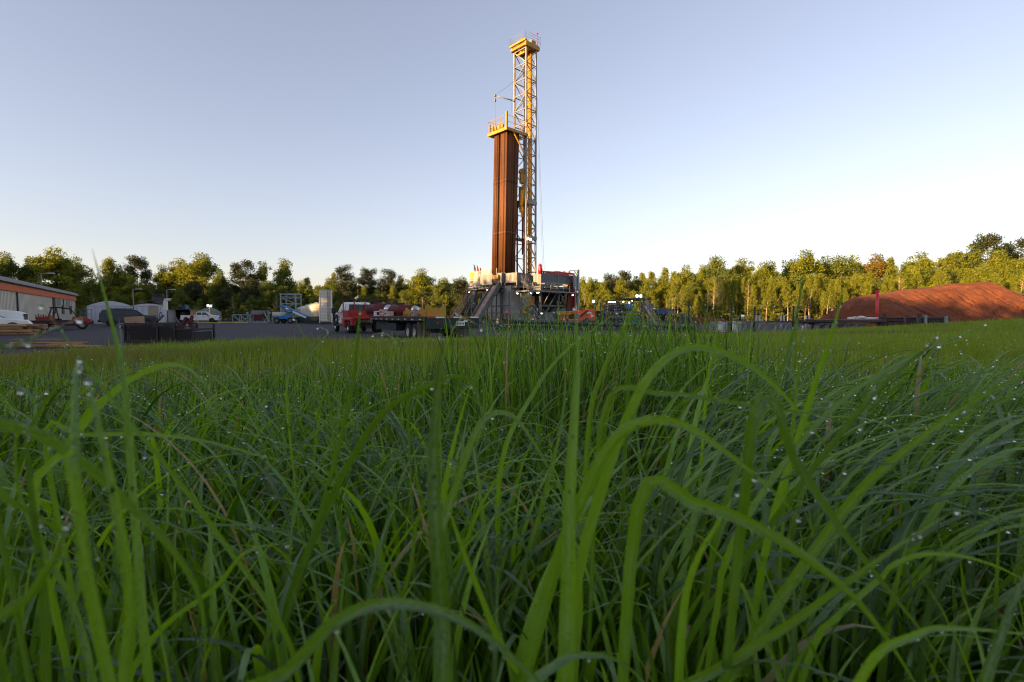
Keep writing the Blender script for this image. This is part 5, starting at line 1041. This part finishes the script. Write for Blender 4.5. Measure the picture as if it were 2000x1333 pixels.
# low black trailer behind the buggy, gate frames
t = thing('utility_trailer', at(72, 41), 'low black flat trailer parked between the white pickup and the red buggy', 'trailer', rz=.65); q = MB(); q.box((0, 0, .75), (4.4, 1.9, .1)).box((0, -.95, .72), (4.4, .06, .18)).box((0, .95, .72), (4.4, .06, .18)).beam((2.2, 0, .6), (3.4, 0, .5), .1); q.build('deck', black, t)
for x in (-.5, .4):
    for s in (-1, 1): wheel(t, (x, s * .85, .34), .34, .2, steel, -s)
t = thing('cage_rack', at(157, 62), 'grey tubular cage rack beside the far corner of the beige office', 'cage rack'); q = MB()
for x in (-.6, 0, .6):
    for y in (0, 1): q.tube((x, y, 0), (x, y, 2.0), .04, n=6)
for z in (.2, .8, 1.4, 2.0): q.tube((-.6, 0, z), (.6, 0, z), .035, n=6).tube((-.6, 1, z), (.6, 1, z), .035, n=6).tube((-.6, 0, z), (-.6, 1, z), .035, n=6).tube((.6, 0, z), (.6, 1, z), .035, n=6)
q.beam((-.6, 0, .2), (0, 0, 1.4), .05).build('tubes', steel_l, t)
# black skid basket with junk
BY = 21.2; bx0, bx1 = PX(243, BY), PX(376, BY); w_ = bx1 - bx0; t = thing('skid_basket', ((bx0 + bx1) / 2, BY, 0), 'black mesh-sided skid basket near the grass edge, heaped with gear', 'skid basket')
q = MB(); hB = .78
for x in (-w_/2, -w_/2 + w_ * .48, w_/2 - .75, w_/2): q.box((x, 0, .45), (.07, .07, .75)).box((x, 1.5, .45), (.07, .07, .75))
q.box((-.38, 0, hB + .05), (w_ - .76, .08, .08)).box((-.38, 1.5, hB + .05), (w_ - .76, .08, .08)).box((w_/2 - .38, 0, hB - .18), (.76, .08, .07)).box((0, 0, .12), (w_, .1, .1)).box((0, 1.5, .12), (w_, .1, .1)).box((-w_/2, .75, hB + .05), (.08, 1.5, .08)).box((w_/2, .75, hB - .18), (.08, 1.5, .08)).box((0, .75, .14), (w_, 1.5, .05)); q.beam((w_/2 - 1.0, 0, hB), (w_/2 - .7, 0, hB - .2), .06)
q.build('frame', black, t); q = MB()
for k in range(34): q.box((-w_/2 + w_ * (k + .5) / 34, .02, .45), (.05, .02, .66))
for k in range(6): q.box((0, .02, .2 + k * .1), (w_, .02, .02))
q.build('mesh_side', black, t); q = MB(); q.box((-.35, .8, .42), (w_ - .9, 1.3, .62)).box((w_/2 - .4, .8, .3), (.7, 1.2, .4)); q.build('dark_interior_fill', black, t); q = MB(); q.box((0, 0.1, .05), (w_ * 1.02, .12, .08)); q.build('runner', wood2, t)  # added black boxes stand in for the dark interior behind the mesh
def junk(name, px, py, Y, d, m, lab, cat, rz=0., tilt=0.):
    p = P(px, py, Y); o = thing(name, p, lab, cat, rz=rz); q = MB(); q.box((0, 0, 0), d, M4=Matrix.Rotation(tilt, 4, 'Y')); q.box((0, -d[1] / 2 - .006, d[2] * .2), (d[0] * .25, .012, d[2] * .12)); q.build('body', m, o, .012); return o
junk('cardboard_box', 263, 626, 21.8, (.56, .42, .30), M('cardboard', (.36, .22, .14), .85, var=.2), 'brown cardboard box perched on the black skid basket', 'box', .1, -.08)
o = thing('gear_heap', P(250, 639, 21.9), 'tangle of dark blue bags and straps inside the skid basket', 'gear heap'); q = MB()
for k in range(16): q.ball((random.uniform(-.3, 2.2), random.uniform(-.4, .4), random.uniform(-.25, .08)), (random.uniform(.1, .22), .16, random.uniform(.06, .14)), 8)
q.build('bags', M('dark_blue_cloth', (.015, .03, .05), .8, var=.5), o)
for i, (pts, r_, m_, lab, cat) in enumerate([
    ([(290, 638, 21.6), (305, 630, 21.6), (320, 616, 21.7)], .045, dgrey, 'dark steel bar leaning up out of the skid basket', 'bar'),
    ([(312, 622, 21.8), (312, 612, 21.8), (314, 610, 21.8), (316, 612, 21.8), (317, 620, 21.8)], .016, black, 'small black hooped handle in the skid basket', 'handle hoop'),
    ([(262, 631, 21.5), (285, 638, 21.5)], .03, black, 'black strap bar below the cardboard box', 'bar'),
    ([(341, 620, 21.9), (352, 636, 21.9), (360, 642, 21.9)], .05, dgrey, 'dark bent linkage left of the red jacks', 'linkage')]):
    p0 = P(*pts[0]); o = thing('steel_bar', p0, lab, cat); q = MB(); q.path([P(*a_) - p0 for a_ in pts], r_, 6); q.build('bar', m_, o)
for i, (pa_, pb_, lab) in enumerate([((355, 641), (363, 622), 'dark red lever arm, left of the two at the end of the skid basket'), ((369, 642), (375, 619), 'dark red upright jack at the right end of the skid basket')]):
    p0 = P(*pa_, 21.6); p1 = P(*pb_, 21.6); o = thing('red_jack', p0, lab, 'jack'); q = MB(); q.beam((0, 0, 0), p1 - p0, .10, .10).box((0, 0, .0), (.3, .3, .2)); q.build('arm', dred, o); q = MB(); q.ball(p1 - p0, .07, 8).lathe([(0, 0), (.05, 0), (.05, .08), (0, .08)], (p1 - p0) * .5, 'Y', 10); q.build('pin', dred, o)
o = thing('white_jug', P(366, 642, 21.4), 'small white jug on the low end of the skid basket', 'jug'); q = MB(); q.lathe([(0, -.08), (.09, -.08), (.09, .04), (.03, .1), (.03, .13), (0, .13)], n=14); q.build('body', white, o); q = MB(); q.lathe([(0, .13), (.035, .13), (.035, .16), (0, .16)], n=10); q.build('cap', white, o)
# ---------------------------------------------------------------- right of the rig
ct = thing('traffic_cone', (0, 0, 0), 'orange traffic cone standing left of the red wheel stand below the silver tank', 'traffic cone', 'orange traffic cones'); q = MB(); q.lathe([(.20, .04), (.17, .05), (.05, .9), (.055, .98), (0, .98)], n=14); cb = q.build('cone', cone_o, ct)
q = MB(); q.lathe([(.135, .38), (.108, .52)], n=14).lathe([(.098, .62), (.077, .74)], n=14); q.build('white_collar', white, cb); q = MB(); q.box((0, 0, .02), (.42, .42, .04)); q.build('foot', black, ct, .02)
for i, (px, lab) in enumerate([(971.5, None), (1037.5, 'orange traffic cone in front of the rig stairs'), (1101.5, 'orange traffic cone in front of the orange lift'), (1041, 'orange marker cone just right of the cone by the rig stairs')]):
    o = ct if i == 0 else copy_tree(ct); Y = 56 if i < 3 else 62; o.location = at(px, Y); 
    if lab: o['label'] = lab
    o.scale = (1.15,) * 3
t = thing('wheel_stand', at(990, 70), 'red wheel-topped valve stand in front of the silver tank', 'valve stand'); q = MB(); q.lathe([(0, 1.75), (.12, 1.72), (.6, 1.45), (.62, 1.4), (0, 1.42)], n=14); q.build('handwheel', red, t); q = MB(); q.tube((0, 0, 0), (0, 0, 1.5), .06, n=8)
for s in (-1, 1): q.beam((s * .7, 0, 0), (s * .45, 0, 1.4), .05).beam((s * .7, .5, 0), (s * .45, .4, 1.4), .05)
q.box((0, 0, .4), (1.3, .5, .08)); q.build('legs', dred, t)
# orange lift
t = thing('telehandler', at(1128, 58), 'bright orange telehandler lift parked under the right side of the rig', 'telehandler', rz=.0); q = MB(); q.prism([(.2,.6),(.2,1.3),(.7,1.9),(1.75,1.95),(1.9,1.7),(1.9,.7),(1.5,.5),(.5,.5)], 1.7, 'Y'); q.build('counterweight', orange, t, .08)
q = MB(); q.box((-.9, 0, .65), (2.4, 1.5, .4)).beam((-2.0, -.3, 1.45), (1.7, -.3, 1.85), .36, .36).box((-1.25, -.6, .95), (.14, .5, 1.6)).box((-.35, -.7, .9), (.12, .1, 1.5)).box((-1.9, -.2, .8), (.3, 1.2, .5)); q.build('boom', orange, t)
q = MB(); q.box((-1.55, -.55, 1.5), (1.5, .5, .42)); q.build('basket_panel', gold, t, .04); q = MB(); q.box((1.2, -.86, 1.55), (.5, .02, .2)).box((1.5, -.86, 1.2), (.3, .02, .3)).box((.9, -.86, .9), (.6, .02, .08)); q.build('marking', white, t)
q = MB(); q.beam((.2, -.9, 1.2), (1.0, -.9, 1.8), .16).box((-.7, -.4, 1.15), (.8, .6, .3)); q.build('hydraulic', black, t)
for x in (-1.5, .9):
    for s in (-1, 1): wheel(t, (x, s * .9, .48), .48, .34, steel_l, -s)
# shaker house
SY = 55.; x0, x1 = PX(1184, SY), PX(1271, SY); w_ = x1 - x0; zt = P(1184, 588, SY).z; z0 = float(zg(x0, SY)); t = thing('shaker_house', ((x0 + x1) / 2, SY, z0), 'dark open-sided shaker house on stilts with lit lamps under its roof', 'shaker house'); dz = -z0
q = MB(); q.prism([(-w_/2 - .2, zt + dz - .05), (-w_*.1, zt + dz + .28), (w_/2 - .3, zt + dz + .36), (w_/2 + .1, zt + dz + .2), (w_/2 + .1, zt + dz + .1), (-w_*.1, zt + dz + .18), (-w_/2 - .2, zt + dz - .15)], 4.2, 'Y', (0, 1.8, 0)); q.build('roof', dgrey, t)
zf = P(1200, 610.5, SY).z + dz; q = MB(); q.box((0, 1.8, zf), (w_, 3.8, .2)); 
for x in (-w_/2, -w_/2 + w_*.22, w_*.25, w_/2 - .1):
    for y in (0, 3.6): q.box((x, y, (zt + dz) / 2), (.11, .11, zt + dz))
q.box((-w_*.1, 0.1, zf - .5), (w_*.7, .3, .3)); q.build('frame', steel, t)
q = MB(); q.box((-w_*.1, 1.9, zf / 2 - .1), (w_*.75, 3.0, zf - .3)).box((-w_*.15, 2.6, zf + .5), (w_*.6, 1.4, .8)); q.build('mud_tank', dgrey, t, .03)
q = MB()
for k in range(7): q.box((-w_/2 + .3 + k * .45, .3, zf / 2 - .1), (.12, .12, zf - .4))
q.build('tank_rib', black, t)
q = MB(); q.box((w_*.1, -.15, .62), (1.15, .2, 1.25)); q.build('green_panel', green, t, .02); q = MB(); q.box((w_*.05, .5, zf + .62), (.75, .5, .6)); q.build('blue_motor', blue, t, .08); q = MB(); q.box((-w_*.3, 1.0, zf + .5), (.8, .6, .7)).box((-w_*.12, 1.0, zf + .4), (.5, .5, .5)); q.build('shaker', M('navy_paint', (.02, .04, .09), .5), t, .05)
q = MB(); railing(q, [(-w_/2, -.05), (w_/2 - .3, -.05)], zf + .1, .95, .6, .03, 1); q.build('railing', steel, t)
for px, py in ((1188, 594.5), (1187, 599), (1188.5, 604)): pass
q = MB()
for k in range(4): q.box((-w_/2 + .12, -.08, zf + .15 + k * .3), (.14, .05, .12))
q.build('caution_stripe', M('stripe_yellow', (.55, .45, .15), .6), t)
for px, py, r_ in ((1217.5, 590, .085), (1229, 591.5, .075), (1235, 588, .06), (1244.5, 578.6, .15), (1251.5, 578.8, .15)):
    p = P(px, py, SY - .05 if r_ < .1 else SY + 1); p = p - Vector(((x0 + x1) / 2, SY, z0)); q = MB(); q.box(p + Vector((0, .1, .02)), (r_ * 2.2, .08, r_ * 2)); 
    if r_ > .1: q.tube(p + Vector((0, .1, 0)), (p.x, p.y + .1, zt + dz + .2), .03)
    fl = q.build('lamp', dgrey, t); q = MB(); q.ball(p, r_, 8); q.build('bulb', lampw, fl)
q = MB(); q.box((-w_/2 + .8, .9, zt + dz - .12), (.9, .12, .06)); q.build('strip_light', M('strip_glow', (1, .85, .55), emit=6), t)
sA = P(1260, 598, SY - .3) - Vector(((x0 + x1) / 2, SY, z0)); sB = P(1283, 636, SY - .6) - Vector(((x0 + x1) / 2, SY, z0)); stair('stairs', sA, sB, (0, .8, 0), M('stair_tread', (.42, .38, .36), .6, var=.3), M('stair_rail', (.42, .33, .25), .5), t, n=10, rh=.95)
c_ = P(1159, 593.5, 60); t = thing('light_pole', (c_.x, 60, float(zg(c_.x, 60))), 'short pole with a lit lamp between the orange lift and the shaker house', 'light pole'); q = MB(); q.tube((.15, 0, 0), (.15, 0, c_.z), .06).box((.15, .1, c_.z - .35), (.3, .2, .5)); q.build('pole', steel, t); q = MB(); q.ball((0, 0, c_.z + .35), .16, 8); q.build('bulb', lampw, t)
# dark tanks between lift and shaker house
t, w_, h = shed('dark_tank', 1156, 1183, 609, 62, 5, dgrey, 'dark ribbed mud tank just left of the shaker house', 'mud tank')
t = thing('blue_tank', at(1288, 60), 'blue and grey hopper tanks on legs right of the shaker house', 'hopper tank'); q = MB(); q.box((-1.3, .5, 2.55), (1.1, 1.4, .9)); q.build('grey_bin', steel, t, .03); q = MB(); q.box((.6, .5, 2.1), (2.2, 1.5, .55)); q.build('blue_bin', M('navy_blue_paint', (.03, .08, .22), .5, var=.3), t, .03)
q = MB(); q.add([(-.1,-.2,1.8),(1.5,-.2,1.8),(1.5,1.2,1.8),(-.1,1.2,1.8),(.6,.3,.9),(.9,.3,.9),(.9,.7,.9),(.6,.7,.9)], [(0,1,5,4),(1,2,6,5),(2,3,7,6),(3,0,4,7),(4,5,6,7),(0,3,2,1)]); q.build('funnel', dgrey, t)
q = MB()
for x in (-1.8, -.8, -.4, 1.6):
    for y in (0, 1.1): q.box((x, y, 1.0), (.1, .1, 2.1))
q.box((0, .5, .35), (3.8, 1.6, .5)).beam((-1.8, 0, .3), (-.8, 0, 2), .08); q.build('legs', dgrey, t)
t = thing('mini_excavator', at(1325, 58), 'small dark excavator with a brown arm right of the blue tanks', 'excavator'); q = MB(); q.beam((-1.4, 0, 1.0), (-.9, 0, 2.0), .3, .35).beam((-.9, 0, 2.0), (.3, 0, 1.5), .22, .28); q.build('arm', M('brown_arm', (.30, .20, .08), .6, var=.4), t); q = MB(); q.prism([(-1.7,.3),(-1.3,.9),(-1.1,1.1),(-1.2,.7),(-1.1,.3)], .6, 'Y'); q.build('bucket', dgrey, t)
q = MB(); q.box((.8, 0, 1.1), (1.5, 1.2, .7)).box((.5, .1, 1.6), (.7, .8, .5)); q.build('body', dgrey, t, .06); q = MB(); q.prism([(-.2,.0),(-.35,.25),(-.1,.5),(1.6,.5),(1.85,.25),(1.7,0)], 1.3, 'Y'); q.build('track', rubber, t)
# long pipes near the grass edge
def longpipe(name, pa_, pb_, r_, m_, lab, z=None, cat='pipe', grp=None):
    a, b = Vector(pa_), Vector(pb_); o = thing(name, a, lab, cat, grp); q = MB(); q.tube((0, 0, 0), b - a, r_, n=16); d = (b - a).normalized(); q.tube(-d * .02, d * .15, r_ * 1.12, n=16).tube((b - a) - d * .15, (b - a) + d * .02, r_ * 1.12, n=16); q.build('pipe', m_, o); return o
def gp_(px, Y, dz=0): x = PX(px, Y, .3); return (x, Y, float(zg(x, Y)) + dz)
longpipe('dark_pipe', gp_(1000, 42, .72), gp_(1358, 40, .62), .16, M('black_pipe', (.03, .03, .04), .4, .1, var=.4), 'long fat black pipe running low in front of the rig and shaker house')
longpipe('dark_pipe', gp_(957, 41, .42), gp_(1130, 41, .34), .12, M('dark_green_pipe', (.008, .055, .032), .5, var=.4), 'dark green pipe lying low in front of the rig')
for px in (985, 1060, 1150, 1240, 1330):
    o = thing('pipe_support', gp_(px, 41.4, 0), 'dark low stand under the long black pipe', 'pipe stand', 'stands under the long black pipe'); q = MB(); q.box((0, .3, .27), (.25, 1.4, .5)); q.box((0, .3, .04), (.7, 1.6, .08)); q.build('stand', black, o)
o = thing('barrier_rail', gp_(1085, 46, 0), 'low grey pipe barrier rail in front of the rig stairs', 'barrier'); q = MB(); q.path([(-3.8, 0, 0), (-3.5, 0, .8), (3.8, 0, .8), (4.1, 0, 0)], .04, 6); q.path([(-1.2, 0, 0), (-1.2, 0, .8)], .035, 6).path([(1.4, 0, 0), (1.4, 0, .8)], .035, 6); q.build('rail', steel_l, o)
o = thing('skid_deck', gp_(1150, 44, 0), 'low dark steel catwalk skid lying across the pad in front of the lift', 'skid'); q = MB(); q.box((0, 0, .3), (16, 1.2, .14)).box((0, -.6, .15), (16, .1, .3))
for k in range(16): q.box((-8 + k * 1.05, .1, .2), (.08, 1.2, .25))
q.build('skid', dgrey, o)
# posts, totes, racks
for i, (px, top, Y, lab) in enumerate([(1345, 589, 44, 'black steel post, leftmost of the four'), (1428, 592, 40, 'tallest black steel post, in front of the caged white totes'), (1473, 600, 41, 'black steel post just right of the caged totes'), (1549, 599, 42, 'black steel post in the middle of the pipe racks')]):
    x, y_, z_ = gp_(px, Y); H = P(px, top, Y).z - z_; o = thing('steel_post', (x, Y, z_), lab, 'post', 'black steel posts'); q = MB(); q.tube((0, 0, 0), (0, 0, H), .075, n=12); q.build('post', M('post_brown', (.025, .018, .018), .6, var=.4), o); q = MB(); q.tube((0, 0, H), (0, 0, H + .03), .085, n=12); q.build('cap', dgrey, o)
tt = None
for i, px in enumerate((1405, 1433)):
    lab = ['white caged liquid tote, left of the pair', 'white caged liquid tote, right of the pair'][i]; o = thing('caged_tote', gp_(px, 42.5), lab, 'liquid tote', 'caged white totes'); q = MB(); q.box((0, 0, .62), (1.0, .98, .92)); q.build('bottle', M('tote_plastic', (.50, .52, .56), .35, var=.1), o, .08)
    q = MB(); q.tube((0, 0, 1.08), (0, 0, 1.13), .1).box((0, -.5, .25), (.15, .08, .15)); q.build('cap', white, o); q = MB()
    for k in range(7): x = -.54 + .18 * k; q.box((x, -.52, .6), (.022, .022, .98)).box((x, .52, .6), (.022, .022, .98)).box((-.54, x * .96, .6), (.022, .022, .98)).box((.54, x * .96, .6), (.022, .022, .98))
    for z in (.2, .4, .6, .8, 1.08): q.box((0, -.53, z), (1.1, .02, .025)).box((0, .53, z), (1.1, .02, .025)).box((-.55, 0, z), (.02, 1.06, .025)).box((.55, 0, z), (.02, 1.06, .025))
    q.build('cage', M('cage_galv', (.16, .17, .18), .5, .3), o); q = MB(); q.box((0, 0, .07), (1.1, 1.05, .12)); q.build('pallet', dgrey, o); q = MB(); q.box((-.2, -.545, .62), (.5, .01, .45)); q.build('label_plate', white, o)
RK = [(1448, 1545, 41.5, 'grey trestle pipe rack, left of the two near the totes', .95), (1540, 1632, 42.5, 'grey trestle pipe rack with the splayed legs, right of the two', .95), (1600, 1690, 41, 'low dark pipe rack at the foot of the red mound', .9)]
for i, (p0, p1, Y, lab, h) in enumerate(RK):
    a = Vector(gp_(p0, Y)); b = Vector(gp_(p1, Y)); o = thing('pipe_rack', a, lab, 'pipe rack', 'pipe racks'); l_ = b.x - a.x; dzz = (b.z - a.z); q = MB()
    for y in (0, 1.5):
        q.beam((0, y, h), (l_, y, h + dzz), .14).beam((0, y, .3), (l_, y, .3 + dzz), .12)
        for k in range(5): x = l_ * (k + .4) / 5; q.beam((x - .2, y, .05), (x + .15, y, h), .14)
    for k in range(5): x = l_ * (k + .55) / 5; q.beam((x, 0, h), (x, 1.5, h), .1)
    q.build('trestle', steel_l if i < 2 else dgrey, o)
for i, (p0, p1, Y, dz_, r_) in enumerate([(1446, 1690, 42.2, 1.07, .06), (1450, 1650, 42.6, 1.07, .06), (1470, 1700, 43.0, 1.08, .06), (1500, 1730, 42.0, 1.09, .07), (1560, 1740, 43.3, 1.22, .06), (1575, 1735, 42.8, 1.22, .06), (1590, 1720, 42.4, 1.23, .06), (1380, 1560, 39.0, .12, .07), (1400, 1620, 38.8, .12, .07), (1350, 1480, 39.5, .2, .07)]):
    longpipe('drill_collar', gp_(p0, Y, dz_), gp_(p1, Y + .2, dz_), r_, dpipe if i % 2 else M('grey_pipe', (.12, .12, .13), .45, .4, var=.4), 'slim dark pipe laid lengthways on the low racks right of the totes' if i < 7 else 'slim dark pipe lying low on the ground below the totes', grp='pipes laid on the low racks' if i < 7 else 'pipes on the ground below the totes')
for i, px in enumerate((1480, 1528, 1577)):
    o = thing('bollard_pair', gp_(px, 47), ['pale twin bollards, leftmost pair behind the pipe racks', 'pale twin bollards, middle pair behind the pipe racks', 'pale twin bollards, rightmost pair behind the pipe racks'][i], 'bollard', 'pale twin bollards'); z1 = P(px, 618, 47).z - gp_(px, 47)[2] + .05
    for s in (-1, 1): q = MB(); q.tube((s * .14, 0, 0), (s * .14, 0, z1), .085, n=12).ball((s * .14, 0, z1), (.085, .085, .04), 10); q.build('post', M('bollard_grey', (.40, .38, .38), .6, var=.2), o)
o = longpipe('wrapped_pipe', gp_(1657, 44, 1.32), gp_(1722, 44.4, 1.30), .13, M('white_wrap', (.66, .62, .60), .6, var=.15), 'white wrapped pipe lying left of and behind the red post'); q = MB(); q.ball((1.1, 0, .12), (.4, .2, .12), 10).ball((.5, 0, .1), (.25, .15, .08), 10); q.build('loose_wrap', MATS['white_wrap'], o)
x, y_, z_ = gp_(1711.5, 44.5); H = P(1711, 566, 44.5).z - z_; o = thing('red_post', (x, 44.5, z_), 'tall bright red vertical pipe in front of the clay mound', 'post'); q = MB(); q.tube((0, 0, .2), (0, 0, H), .115, n=16); q.build('post', M('bright_red', (.60, .02, .02), .4, var=.25), o); q = MB(); q.tube((0, 0, H), (0, 0, H + .07), .13, n=14).box((.25, 0, H + .03), (.3, .04, .04)); q.build('cap', dred, o); q = MB(); q.lathe([(.45, 0), (.4, .2), (.2, .5), (.12, .62)], n=14); q.build('base_guard', black, o)
# stacked pipe bundle at the right
pb_m = MB(); pb_m.tube((0, 0, 0), (5.2, 0, 0), .052, n=8); pb_m.tube((0, 0, 0), (.2, 0, 0), .068, n=8); pb_me = pb_m.mesh('stacked_pipe', dpipe)
x0 = gp_(1728, 43); 
for r_ in range(9):
    for k in range(5):
        o = bpy.data.objects.new('stacked_pipe', pb_me); C.objects.link(o); o.location = (x0[0] + random.uniform(-.15, .2) + (0 if k % 2 else .05), 43 + k * .22, x0[2] + .38 + r_ * .125); o.rotation_euler = (0, -.0 + random.uniform(-.008, .008), random.uniform(-.01, .01)); tag(o, 'dark steel pipe in the stack between brown posts below the clay mound', 'pipe', 'stacked dark pipes below the mound')
bb = gp_(1728, 43)
for i, (px, m_, top) in enumerate([(1727, 'b', 613), (1795, 'b', 612), (1766, 's', 620), (1791, 's', 621), (1807, 'g', 616), (1847, 'g', 618)]):
    x, y_, z_ = gp_(px, 42.8); H = P(px, top, 42.8).z - z_; o = thing('rack_post', (x, 42.8, z_), ['brown rack post at the left end of the pipe stack', 'brown rack post in the middle of the pipe stack', 'thin grey rack post left of the middle brown post', 'thin grey rack post touching the middle brown post', 'blue-grey rack post right of the middle of the pipe stack', 'blue-grey rack post at the right end of the pipe stack'][i], 'rack post', 'posts of the pipe stack'); q = MB(); q.box((0, 0, H / 2), ({'b': .2, 's': .08, 'g': .18}[m_], .16, H)).box((0, 0, .05), (.4, .4, .1)); q.build('post', {'b': M('post_rust', (.06, .035, .03), .7, var=.4), 's': steel, 'g': bluegrey}[m_], o)
# clay mound
clay = M('red_clay', (.26, .072, .020), .95, var=.45, rgb2=(.12, .034, .013), scale=.5, bump=1., bscale=2.2)
def mound(name, cx, cy, ax, ay, H, lab, seed, cut=.0, n=260):
    u = np.linspace(-1.15, 1.15, n); X, Y = np.meshgrid(u, u); rr = np.sqrt(X**2 + Y**2) + 1e-6; th = np.arctan2(Y, X)
    ridge = np.interp(X, [-1.15, -1.0, -.95, -.86, -.55, -.2, -.02, .08, .2, .5, .8, 1.15], [0, .10, .48, .68, .80, .92, .99, 1, .87, .52, .25, .0])
    ay_ = np.abs(Y + .10 * np.sin(X * 5 + seed)); front = 1 - ss(.10, 1.02, ay_)
    def gully(f, w, p): s_ = np.sin(X * f + f * .05 * np.sin(Y * 2.2 + seed) + .9 * np.sin(X * 5.1 + seed) + .35 * np.sin(Y * 9 + X * 3)); return np.clip(1 - np.abs(s_) / w, 0, 1) ** p
    gm = ss(.12, .4, ay_) * ss(1.08, .9, ay_); Z = H * ridge * front - gm * (1.7 * gully(13, .11, .6) + .8 * gully(31, .22, .8) + .12 * gully(70, .5, 1))
    Z += .06 * nz(X * 34, Y * 30, 1.3, seed) * front + .10 * nz(X * 12, Y * 10, 1.1, seed + 2) * front - .25
    V = np.stack([X * ax, Y * ay, Z], -1).reshape(-1, 3); i = np.arange(n - 1)[:, None] * n + np.arange(n - 1)[None]; F = np.stack([i, i + 1, i + n + 1, i + n], -1).reshape(-1, 4)
    o = npmesh(name, V, F, clay); o.location = (cx, cy, 0); tag(o, lab, 'earth mound'); return o
clay.node_tree.nodes['Bump'].inputs['Distance'].default_value = .5; clay.node_tree.nodes['Noise Texture.001'].inputs['Roughness'].default_value = .75
mound('clay_mound', PX(1868, 78), 78, 16.6, 14, 6.3, 'large rain-gullied red clay mound in front of the right tree line', 1.0)
mound('clay_mound', PX(2045, 92), 92, 9, 8, 4.0, 'second smaller red clay mound at the right edge behind the large one', 2.0)
mound('clay_bank', PX(1385, 84), 84, 5.5, 3.5, 1.25, 'low pinkish dirt bank behind the caged totes', 3.0, n=60)
